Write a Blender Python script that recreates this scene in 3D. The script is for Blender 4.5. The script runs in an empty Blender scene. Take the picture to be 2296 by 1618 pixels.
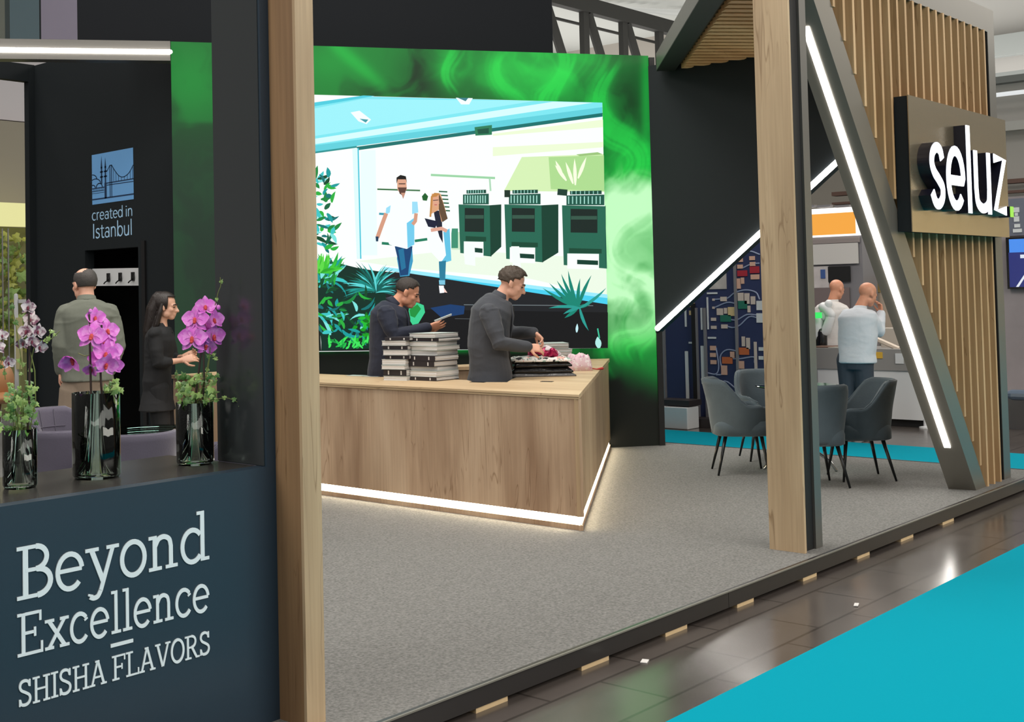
import bpy, bmesh, math, random
import numpy as np
from mathutils import Vector, Matrix, Euler
from math import sin, cos, pi, radians as R_, atan2, sqrt

# ------------------------------------------------------------------ camera, sky, light, exposure
W, H = 2296.0, 1618.0
F, CX, CY, CAMH = 2793.0, 900.0, 557.5, 1.62
RM = np.array([[0.6853, -0.7280, -0.0207], [0.0125, 0.0402, -0.9991], [0.7281, 0.6844, 0.0367]])
u_, s_, v_ = np.linalg.svd(RM); RM = u_ @ v_
SC = bpy.context.scene
COL = SC.collection
cam = bpy.data.cameras.new('camera'); camo = bpy.data.objects.new('camera', cam); COL.objects.link(camo)
cam.sensor_fit = 'HORIZONTAL'; cam.sensor_width = 36.0; cam.lens = F / W * 36.0
cam.shift_x = (W / 2 - CX) / W; cam.shift_y = (CY - H / 2) / W
cam.clip_start = 0.05; cam.clip_end = 400
r, d, f = RM
camo.matrix_world = Matrix(((r[0], -d[0], -f[0], 0), (r[1], -d[1], -f[1], 0), (r[2], -d[2], -f[2], CAMH), (0, 0, 0, 1)))
SC.camera = camo
world = bpy.data.worlds.new('hall'); SC.world = world; world.use_nodes = True
bg = world.node_tree.nodes['Background']; bg.inputs[0].default_value = (1.0, 0.955, 0.90, 1); bg.inputs[1].default_value = 0.20
SC.view_settings.view_transform = 'Standard'; SC.view_settings.look = 'None'
SC.view_settings.gamma = 1; SC.view_settings.exposure = 0; SC.view_settings.use_curve_mapping = False
SC.cycles.max_bounces = 7; SC.cycles.transparent_max_bounces = 24; SC.cycles.sample_clamp_indirect = 4.0
SC.cycles.use_denoising = True


def area(name, loc, size, power, col=(1, .95, .88), rot=(0, 0, 0)):
    l = bpy.data.lights.new(name, 'AREA'); l.shape = 'RECTANGLE'; l.size, l.size_y = size; l.energy = power; l.color = col
    o = bpy.data.objects.new(name, l); COL.objects.link(o); o.location = loc; o.rotation_euler = rot
    return o


# unseen hall ceiling lamps, with added fill lights among them
area('hall_and_fill_light', (2, -4, 8.0), (10, 6), 620)
area('hall_and_fill_light', (8.5, -1.0, 8.0), (8, 3), 200)
area('hall_and_fill_light', (9.0, -8.0, 6.5), (12, 3), 900, (1, .93, .84), (R_(62), 0, 0))  # added fill, tilted at the booth to brighten its front faces
area('hall_and_fill_light', (-6, 5, 7.0), (8, 4), 620, (1, .95, .88), (0, R_(-62), 0))  # added fill from the left for the faces turned that way
area('hall_and_fill_light', (27, -.5, 7.5), (14, 3), 1100, (1, .93, .82), (R_(-20), 0, 0))  # added light aimed at the unseen opposite wall
area('hall_and_fill_light', (18, 9, 9.0), (8, 8), 900)
area('hall_and_fill_light', (6.2, 6.5, 8.5), (5, 4), 600, (1, .95, .88))
area('hall_and_fill_light', (2.5, 13, 8.5), (5, 5), 330)
area('hall_and_fill_light', (30, 24, 7.5), (20, 14), 1500, (1, .97, .93), (pi, 0, 0))  # faces up and lights the roof sheets from below
area('hall_and_fill_light', (32, 11, 6.5), (10, 8), 700, (1, .97, .93), (pi, 0, 0))  # second upward light, under the right part of the roof


# ------------------------------------------------------------------ pixel helpers (turn a photo pixel into a point on a real plane)
def ray(x, y): return RM.T @ np.array([(x - CX) / F, (y - CY) / F, 1.0])
CP = np.array([0, 0, CAMH])
def on_z(x, y, z=0.0): d = ray(x, y); return CP + d * (z - CAMH) / d[2]
def on_x(x, y, X): d = ray(x, y); return CP + d * X / d[0]
def on_y(x, y, Y): d = ray(x, y); return CP + d * Y / d[1]
def on_plane(x, y, p, n):
    d = ray(x, y); n = np.array(n, float); return CP + d * ((np.array(p, float) - CP) @ n) / (d @ n)
def at_depth(x, y, Z): return CP + ray(x, y) * Z


# ------------------------------------------------------------------ materials
def lin(c):
    c = [v / 255.0 for v in c[:3]]
    return tuple((v / 12.92 if v <= .04045 else ((v + .055) / 1.055) ** 2.4) for v in c)


def mat(name, col, rough=.6, metal=0, emit=0, ecol=None, noise=0, nscale=30, bump=0, bscale=200, spec=.5, srgb=True, coat=0, stretch=None, sheen=0):
    m = bpy.data.materials.new(name); m.use_nodes = True; nt = m.node_tree; b = nt.nodes['Principled BSDF']
    c = lin(col) if srgb else col
    b.inputs['Base Color'].default_value = (*c, 1); b.inputs['Roughness'].default_value = rough; b.inputs['Metallic'].default_value = metal
    b.inputs['Specular IOR Level'].default_value = spec
    if coat: b.inputs['Coat Weight'].default_value = coat; b.inputs['Coat Roughness'].default_value = .08
    if sheen: b.inputs['Sheen Weight'].default_value = sheen; b.inputs['Sheen Roughness'].default_value = .4
    if emit:
        b.inputs['Emission Color'].default_value = (*(lin(ecol) if ecol else c), 1); b.inputs['Emission Strength'].default_value = emit
    if noise or bump:
        tc = nt.nodes.new('ShaderNodeTexCoord'); mp = nt.nodes.new('ShaderNodeMapping'); nt.links.new(tc.outputs['Object'], mp.inputs[0])
        if stretch: mp.inputs['Scale'].default_value = stretch
        if noise:
            n = nt.nodes.new('ShaderNodeTexNoise'); n.inputs['Scale'].default_value = nscale; n.inputs['Detail'].default_value = 6
            nt.links.new(mp.outputs[0], n.inputs['Vector'])
            mx = nt.nodes.new('ShaderNodeMix'); mx.data_type = 'RGBA'
            mx.inputs[6].default_value = (*[max(0, v * (1 - noise)) for v in c], 1); mx.inputs[7].default_value = (*[v * (1 + noise) for v in c], 1)
            nt.links.new(n.outputs[0], mx.inputs[0]); nt.links.new(mx.outputs[2], b.inputs['Base Color'])
        if bump:
            n2 = nt.nodes.new('ShaderNodeTexNoise'); n2.inputs['Scale'].default_value = bscale; n2.inputs['Detail'].default_value = 4
            nt.links.new(mp.outputs[0], n2.inputs['Vector']); bp = nt.nodes.new('ShaderNodeBump'); bp.inputs['Strength'].default_value = bump
            bp.inputs['Distance'].default_value = .01
            nt.links.new(n2.outputs[0], bp.inputs['Height']); nt.links.new(bp.outputs[0], b.inputs['Normal'])
    return m


def wood(name, c0, c1, c2, axis=2, rough=.5):
    """oak: long grain along the given axis, dark cracks and cloudy blotches"""
    m = bpy.data.materials.new(name); m.use_nodes = True; nt = m.node_tree; b = nt.nodes['Principled BSDF']; L = nt.links
    tc = nt.nodes.new('ShaderNodeTexCoord'); geo = tc.outputs['Object']
    def mapped(sc):
        mp = nt.nodes.new('ShaderNodeMapping'); s = [sc[0]] * 3; s[axis] = sc[1]; mp.inputs['Scale'].default_value = s; L.new(geo, mp.inputs[0]); return mp.outputs[0]
    def noise(v, scale, det, dist=0):
        n = nt.nodes.new('ShaderNodeTexNoise'); n.inputs['Scale'].default_value = scale; n.inputs['Detail'].default_value = det; n.inputs['Distortion'].default_value = dist
        L.new(v, n.inputs['Vector']); return n.outputs[0]
    def ramp(v, stops):
        r = nt.nodes.new('ShaderNodeValToRGB'); r.color_ramp.elements[0].position = stops[0][0]; r.color_ramp.elements[0].color = (*stops[0][1], 1)
        r.color_ramp.elements[1].position = stops[-1][0]; r.color_ramp.elements[1].color = (*stops[-1][1], 1)
        for p, c in stops[1:-1]: e = r.color_ramp.elements.new(p); e.color = (*c, 1)
        L.new(v, r.inputs[0]); return r.outputs[0]
    big = noise(mapped((3.2, .55)), 1.0, 3, .6)
    base = ramp(big, [(.3, lin(c1)), (.55, lin(c0)), (.75, lin(c2))])
    fine = noise(mapped((60, 1.6)), 1.0, 5, .3)
    f2 = ramp(fine, [(.3, (.88, .87, .86)), (.7, (1.05, 1.05, 1.05))])
    crack = noise(mapped((9, .8)), 1.0, 2, 1.2)
    f3 = ramp(crack, [(.0, (1, 1, 1)), (.485, (1, 1, 1)), (.5, (.62, .56, .50)), (.512, (1, 1, 1)), (1, (1, 1, 1))])
    msk = noise(mapped((2.2, 1.4)), 1.0, 1)
    f3m = nt.nodes.new('ShaderNodeMix'); f3m.data_type = 'RGBA'; f3m.inputs[7].default_value = (1, 1, 1, 1)
    mr = ramp(msk, [(.42, (0, 0, 0)), (.52, (1, 1, 1))]); L.new(mr, f3m.inputs[0]); L.new(f3, f3m.inputs[6])
    def mul(a, c):
        x = nt.nodes.new('ShaderNodeMix'); x.data_type = 'RGBA'; x.blend_type = 'MULTIPLY'; x.inputs[0].default_value = 1; L.new(a, x.inputs[6]); L.new(c, x.inputs[7]); return x.outputs[2]
    L.new(mul(mul(base, f2), f3m.outputs[2]), b.inputs['Base Color']); b.inputs['Roughness'].default_value = rough
    return m


def emis(name, col, strength=1.0, srgb=True):
    m = bpy.data.materials.new(name); m.use_nodes = True; nt = m.node_tree; b = nt.nodes['Principled BSDF']
    b.inputs['Base Color'].default_value = (.01, .01, .01, 1); b.inputs['Roughness'].default_value = .4
    b.inputs['Emission Color'].default_value = (*(lin(col) if srgb else col), 1); b.inputs['Emission Strength'].default_value = strength
    return m


def attr_emis(name, strength=1.0, base=.02, rough=.35):
    m = bpy.data.materials.new(name); m.use_nodes = True; nt = m.node_tree; b = nt.nodes['Principled BSDF']
    a = nt.nodes.new('ShaderNodeAttribute'); a.attribute_name = 'picture'
    b.inputs['Base Color'].default_value = (base, base, base, 1); b.inputs['Roughness'].default_value = rough; b.inputs['Specular IOR Level'].default_value = .12
    nt.links.new(a.outputs['Color'], b.inputs['Emission Color']); b.inputs['Emission Strength'].default_value = strength
    return m


def thin_glass(name, tint=(.93, .98, .96), gl=.55, rough=.03):
    m = bpy.data.materials.new(name); m.use_nodes = True; nt = m.node_tree; nt.nodes.clear(); L = nt.links
    out = nt.nodes.new('ShaderNodeOutputMaterial'); tr = nt.nodes.new('ShaderNodeBsdfTransparent'); tr.inputs[0].default_value = (*tint, 1)
    g = nt.nodes.new('ShaderNodeBsdfGlossy'); g.inputs['Roughness'].default_value = rough; g.inputs[0].default_value = (.95, 1, .98, 1)
    lw = nt.nodes.new('ShaderNodeLayerWeight'); lw.inputs[0].default_value = gl
    mx = nt.nodes.new('ShaderNodeMixShader'); L.new(lw.outputs['Fresnel'], mx.inputs[0]); L.new(tr.outputs[0], mx.inputs[1]); L.new(g.outputs[0], mx.inputs[2])
    L.new(mx.outputs[0], out.inputs[0]); return m


M = {}
M['wood'] = wood('oak', (184, 156, 128), (150, 120, 94), (200, 174, 146))
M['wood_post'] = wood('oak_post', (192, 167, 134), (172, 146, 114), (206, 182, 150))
M['wood_shaded'] = wood('oak_shaded', (150, 118, 84), (134, 104, 74), (168, 138, 102))  # oak copy with the shade of turned-away faces put into its colour
M['wood_top'] = wood('oak_top', (200, 174, 138), (186, 158, 122), (210, 188, 152), axis=1)
M['wood_slat'] = wood('oak_slat', (190, 156, 114), (170, 136, 96), (204, 172, 130))
M['wood_slat_lit'] = wood('oak_slat_lit', (205, 178, 138), (192, 164, 124), (214, 190, 150))  # lighter slat copy imitating edges that catch light, unused
M['wood_soffit'] = wood('oak_soffit', (214, 172, 122), (198, 154, 106), (224, 188, 140), axis=0)
M['raw_wood'] = mat('raw_timber', (205, 180, 140), .7, noise=.12, nscale=20)
M['black'] = mat('matt_black_panel', (30, 35, 38), .6, spec=.22, noise=.08, nscale=60, bump=.05, bscale=400)
M['black_deep'] = mat('black_recess', (16, 16, 18), .6)
M['black_gloss'] = mat('gloss_black_panel', (50, 54, 56), .17, spec=.7)
M['navy'] = mat('dark_blue_panel', (36, 52, 66), .42, noise=.06, nscale=80, bump=.04, bscale=500)
M['grey_metal'] = mat('graphite_lacquer', (118, 116, 112), .36, .6)
M['led'] = emis('led_white', (255, 250, 242), 14.0)
M['led_warm'] = emis('led_warm_white', (255, 236, 200), 26.0)
M['white_txt'] = mat('white_vinyl', (226, 238, 244), .5)
M['blue_txt'] = mat('pale_blue_vinyl', (170, 210, 242), .5)
M['logo_blue'] = mat('sky_blue_vinyl', (110, 168, 224), .5)
M['logo_ink'] = mat('dark_blue_vinyl', (26, 52, 86), .5)
M['skin'] = mat('skin', (224, 170, 146), .5, noise=.08, nscale=40)
M['skin2'] = mat('skin_tanned', (212, 148, 118), .45, noise=.08, nscale=40)
M['glass'] = thin_glass('vase_glass', (.96, 1, .98), .33)
M['glass_table'] = thin_glass('table_glass', (.75, .93, .88), .5)
M['chrome'] = mat('chrome', (200, 205, 208), .15, 1)
M['dark_metal'] = mat('dark_metal_leg', (38, 40, 42), .35, .6)
M['velvet'] = mat('grey_velvet', (76, 87, 94), .85, noise=.25, nscale=7, bump=.15, bscale=90, sheen=.25, spec=.2)
M['velvet_purple'] = mat('mauve_grey_velvet', (84, 80, 96), .8, noise=.15, nscale=8, bump=.15, bscale=90, sheen=.4)
M['white'] = mat('white_laminate', (214, 216, 218), .45)
M['white_wall'] = mat('white_wall_panel', (206, 203, 200), .7)
M['grey_wall'] = mat('warm_grey_wall', (176, 170, 162), .8)
M['paper'] = mat('paper_edge', (206, 204, 202), .8, noise=.14, nscale=6, stretch=(1, 1, 60))
M['paper_cover'] = mat('pale_cover', (186, 196, 192), .4)
M['cover_dark'] = mat('dark_cover', (44, 40, 44), .35, noise=.3, nscale=14)
M['plastic_black'] = mat('black_plastic', (22, 22, 24), .25)

# ------------------------------------------------------------------ mesh building
class MB:
    def __init__(s): s.v = []; s.f = []; s.mi = []
    def add(s, vs, fs, mi=0):
        o = len(s.v); s.v.extend([tuple(map(float, p)) for p in vs]); s.f.extend([tuple(i + o for i in q) for q in fs]); s.mi.extend([mi] * len(fs)); return s
    def box(s, a, b, mi=0):
        x0, y0, z0 = [min(p, q) for p, q in zip(a, b)]; x1, y1, z1 = [max(p, q) for p, q in zip(a, b)]
        return s.add([(x0, y0, z0), (x1, y0, z0), (x1, y1, z0), (x0, y1, z0), (x0, y0, z1), (x1, y0, z1), (x1, y1, z1), (x0, y1, z1)],
                     [(0, 3, 2, 1), (4, 5, 6, 7), (0, 1, 5, 4), (1, 2, 6, 5), (2, 3, 7, 6), (3, 0, 4, 7)], mi)
    def obox(s, c, ax, ay, az, mi=0):
        c, ax, ay, az = [np.array(q, float) for q in (c, ax, ay, az)]
        vs = [c + i * ax + j * ay + k * az for k in (-.5, .5) for i, j in ((-.5, -.5), (.5, -.5), (.5, .5), (-.5, .5))]
        if np.dot(np.cross(ax, ay), az) < 0: fs = [(0, 1, 2, 3), (4, 7, 6, 5), (0, 4, 5, 1), (1, 5, 6, 2), (2, 6, 7, 3), (3, 7, 4, 0)]
        else: fs = [(0, 3, 2, 1), (4, 5, 6, 7), (0, 1, 5, 4), (1, 2, 6, 5), (2, 3, 7, 6), (3, 0, 4, 7)]
        return s.add(vs, fs, mi)
    def prism(s, poly, off, mi=0):
        """polygon of 3-D points pushed along a vector"""
        n = len(poly); p = [np.array(q, float) for q in poly]; o = np.array(off, float)
        nrm = sum((np.cross(p[i], p[(i + 1) % n]) for i in range(n)), np.zeros(3))
        if nrm @ o > 0: p = p[::-1]
        return s.add(p + [q + o for q in p], [tuple(range(n)), tuple(range(2 * n - 1, n - 1, -1))] + [(i, n + i, n + (i + 1) % n, (i + 1) % n) for i in range(n)], mi)
    def face(s, pts, mi=0): return s.add(pts, [tuple(range(len(pts)))], mi)
    def chain(s, pts, rad, n=10, caps=True, mi=0, flat=None):
        """tapered tube with rounded ends; flat=(vector, factor) squashes it along a direction"""
        P = [np.array(p, float) for p in pts]; Rr = list(rad) if hasattr(rad, '__len__') else [rad] * len(P)
        if caps:
            d0 = P[0] - P[1]; d0 /= np.linalg.norm(d0) + 1e-9; d1 = P[-1] - P[-2]; d1 /= np.linalg.norm(d1) + 1e-9
            a = [(P[0] + d0 * Rr[0] * .95, Rr[0] * .25), (P[0] + d0 * Rr[0] * .6, Rr[0] * .8)]; b = [(P[-1] + d1 * Rr[-1] * .6, Rr[-1] * .8), (P[-1] + d1 * Rr[-1] * .95, Rr[-1] * .25)]
            Q = a + list(zip(P, Rr)) + b; P = [q[0] for q in Q]; Rr = [q[1] for q in Q]
        m = len(P); T = []
        for i in range(m):
            t = P[min(i + 1, m - 1)] - P[max(i - 1, 0)]; T.append(t / (np.linalg.norm(t) + 1e-9))
        up = np.array([0, 0, 1.0]) if abs(T[0][2]) < .9 else np.array([1.0, 0, 0])
        vs = []; fs = []
        for i in range(m):
            up = up - (up @ T[i]) * T[i]; up /= np.linalg.norm(up) + 1e-9; sd = np.cross(T[i], up)
            for k in range(n):
                a = 2 * pi * k / n; q = (cos(a) * up + sin(a) * sd) * Rr[i]
                if flat is not None: fv = np.array(flat[0], float); q = q - (q @ fv) * fv * (1 - flat[1])
                vs.append(P[i] + q)
        for i in range(m - 1):
            for k in range(n): a, b = i * n + k, i * n + (k + 1) % n; fs.append((a, a + n, b + n, b))
        fs.append(tuple(range(n))); fs.append(tuple(range(m * n - 1, m * n - n - 1, -1)))
        return s.add(vs, fs, mi)
    def ell(s, c, r, rot=None, nu=16, nv=10, mi=0):
        c = np.array(c, float); vs = [c + _rot(rot, (0, 0, r[2]))]; fs = []
        for j in range(1, nv):
            t = pi * j / nv
            for i in range(nu):
                p = 2 * pi * i / nu; vs.append(c + _rot(rot, (r[0] * sin(t) * cos(p), r[1] * sin(t) * sin(p), r[2] * cos(t))))
        vs.append(c + _rot(rot, (0, 0, -r[2]))); e = len(vs) - 1
        for i in range(nu):
            k = (i + 1) % nu; fs.append((0, 1 + i, 1 + k)); fs.append((e, 1 + (nv - 2) * nu + k, 1 + (nv - 2) * nu + i))
            for j in range(nv - 2): a = 1 + j * nu; fs.append((a + i, a + nu + i, a + nu + k, a + k))
        return s.add(vs, fs, mi)
    def loft(s, secs, n=20, mi=0, pw=2.0):
        """secs: (centre, right-vector*half-width, forward-vector*half-depth); closed"""
        vs = []; fs = []; m = len(secs)
        for c, a, b in secs:
            c, a, b = [np.array(q, float) for q in (c, a, b)]
            for k in range(n):
                t = 2 * pi * k / n; ct, st = cos(t), sin(t)
                vs.append(c + a * np.sign(ct) * abs(ct) ** (2 / pw) + b * np.sign(st) * abs(st) ** (2 / pw))
        for i in range(m - 1):
            for k in range(n): q, w = i * n + k, i * n + (k + 1) % n; fs.append((q, w, w + n, q + n))
        fs.append(tuple(range(n - 1, -1, -1))); fs.append(tuple(range((m - 1) * n, m * n)))
        return s.add(vs, fs, mi)
    def lathe(s, prof, c=(0, 0, 0), n=24, mi=0, closed=False, fl=None):
        vs = []; fs = []; m = len(prof)
        for rr, z in prof:
            for k in range(n):
                a = 2 * pi * k / n; q = rr * (1 + (fl[0] * cos(fl[1] * a) if fl else 0)); vs.append((c[0] + q * cos(a), c[1] + q * sin(a), c[2] + z))
        for i in range(m - 1 if not closed else m):
            j = (i + 1) % m
            for k in range(n): fs.append((i * n + k, i * n + (k + 1) % n, j * n + (k + 1) % n, j * n + k))
        if not closed: fs.append(tuple(range(n - 1, -1, -1))); fs.append(tuple(range((m - 1) * n, m * n)))
        return s.add(vs, fs, mi)
    def grid(s, fn, nu, nv, mi=0):
        vs = [fn(i / nu, j / nv) for j in range(nv + 1) for i in range(nu + 1)]
        return s.add(vs, [(j * (nu + 1) + i, j * (nu + 1) + i + 1, (j + 1) * (nu + 1) + i + 1, (j + 1) * (nu + 1) + i) for j in range(nv) for i in range(nu)], mi)
    def build(s, name, m, parent=None, smooth=False, local=False, org=None, bevel=0, remesh=0, sm=0, sub=0, solid=0, soff=-1):
        mats = m if isinstance(m, (list, tuple)) else [m]
        me = bpy.data.meshes.new(name); V = np.array(s.v)
        o = bpy.data.objects.new(name, me); COL.objects.link(o)
        if parent is not None:
            if not local:
                c, sn = cos(-parent.get('_rz', 0)), sin(-parent.get('_rz', 0)); L = np.array(parent['_loc']); V = V - L
                V = np.stack([V[:, 0] * c - V[:, 1] * sn, V[:, 0] * sn + V[:, 1] * c, V[:, 2]], 1)
            o.parent = parent
        else:
            if org is None: lo, hi = V.min(0), V.max(0); org = ((lo[0] + hi[0]) / 2, (lo[1] + hi[1]) / 2, lo[2])
            V = V - np.array(org); o.location = org
        me.from_pydata([tuple(p) for p in V], [], s.f)
        for q in mats: me.materials.append(q)
        if len(mats) > 1: me.polygons.foreach_set('material_index', s.mi)
        if smooth: me.polygons.foreach_set('use_smooth', [True] * len(me.polygons))
        me.update()
        mods = []
        if solid: q = o.modifiers.new('s', 'SOLIDIFY'); q.thickness = solid; q.offset = soff; mods.append(q)
        if remesh: q = o.modifiers.new('r', 'REMESH'); q.mode = 'VOXEL'; q.voxel_size = remesh; q.use_smooth_shade = True; mods.append(q)
        if sm: q = o.modifiers.new('m', 'SMOOTH'); q.factor = .5; q.iterations = sm; mods.append(q)
        if bevel: q = o.modifiers.new('b', 'BEVEL'); q.width = bevel; q.segments = 2; q.limit_method = 'ANGLE'; mods.append(q)
        if sub: q = o.modifiers.new('u', 'SUBSURF'); q.levels = q.render_levels = sub; mods.append(q)
        if mods:
            dg = bpy.context.evaluated_depsgraph_get(); me2 = bpy.data.meshes.new_from_object(o.evaluated_get(dg)); o.modifiers.clear(); o.data = me2; me2.name = name
            if remesh: me2.polygons.foreach_set('use_smooth', [True] * len(me2.polygons))
            if not me2.materials:
                for q in mats: me2.materials.append(q)
        return o


def _rot(rot, v):
    v = np.array(v, float)
    return v if rot is None else np.array(rot) @ v


def eul(x=0, y=0, z=0): return np.array(Euler((x, y, z)).to_matrix())


def tag(o, label, cat, group=None, kind=None):
    if label: o['label'] = label
    if cat: o['category'] = cat
    if group: o['group'] = group
    if kind: o['kind'] = kind
    return o


def thing(name, label, cat, loc=(0, 0, 0), rz=0, group=None):
    o = bpy.data.objects.new(name, None); COL.objects.link(o); o.empty_display_size = .1
    o.location = loc; o.rotation_euler = (0, 0, rz); o['_loc'] = [float(q) for q in loc]; o['_rz'] = float(rz)
    return tag(o, label, cat, group)


def struct(o, label=None, cat='building part'): return tag(o, label, cat, kind='structure')


def lab(o, t): o['label'] = t; return o


def copy_tree(o, loc, rz, label=None, parent=None):
    c = o.copy(); COL.objects.link(c); c.parent = parent
    if parent is None: c.location = loc; c.rotation_euler = (0, 0, rz); c['_loc'] = [float(q) for q in loc]; c['_rz'] = float(rz)
    if label: c['label'] = label
    for ch in o.children: copy_tree(ch, None, None, None, c)
    return c


# ------------------------------------------------------------------ people
def vnoise3(p, seed):
    a = np.array([12.9898, 78.233, 37.719]); i = np.floor(p).astype(int); f_ = p - i; f_ = f_ * f_ * (3 - 2 * f_); out = 0
    for dx in (0, 1):
        for dy in (0, 1):
            for dz in (0, 1):
                q = i + np.array([dx, dy, dz]); hsh = np.sin(q @ a + seed) * 43758.5453; hsh = hsh - np.floor(hsh)
                out = out + hsh * (f_[:, 0] if dx else 1 - f_[:, 0]) * (f_[:, 1] if dy else 1 - f_[:, 1]) * (f_[:, 2] if dz else 1 - f_[:, 2])
    return out


def folds(o, amp, g):
    """soft cloth creases, strongest around the elbows and the hem"""
    me = o.data; n = len(me.vertices); co = np.empty(n * 3); me.vertices.foreach_get('co', co); co = co.reshape(-1, 3); no = np.empty(n * 3); me.vertices.foreach_get('normal', no); no = no.reshape(-1, 3)
    w = np.full(n, .45)
    for k in ('Rel', 'Lel', 'Rsh', 'Lsh'):
        if k in g: w += 1.1 * np.exp(-(((co - g[k]) ** 2).sum(1)) / .012)
    p = co * np.array([7, 7, 17.0]) + 1.2 * np.stack([vnoise3(co * 5, s_) for s_ in (3.1, 7.7, 9.2)], 1) * 2
    r1 = 1 - np.abs(vnoise3(p, 1.3) - .5) * 2; d = (r1 ** 2 - .45) * amp * w + (vnoise3(co * 9, 5.0) - .5) * amp
    me.vertices.foreach_set('co', (co + no * d[:, None]).ravel()); me.update()


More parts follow.
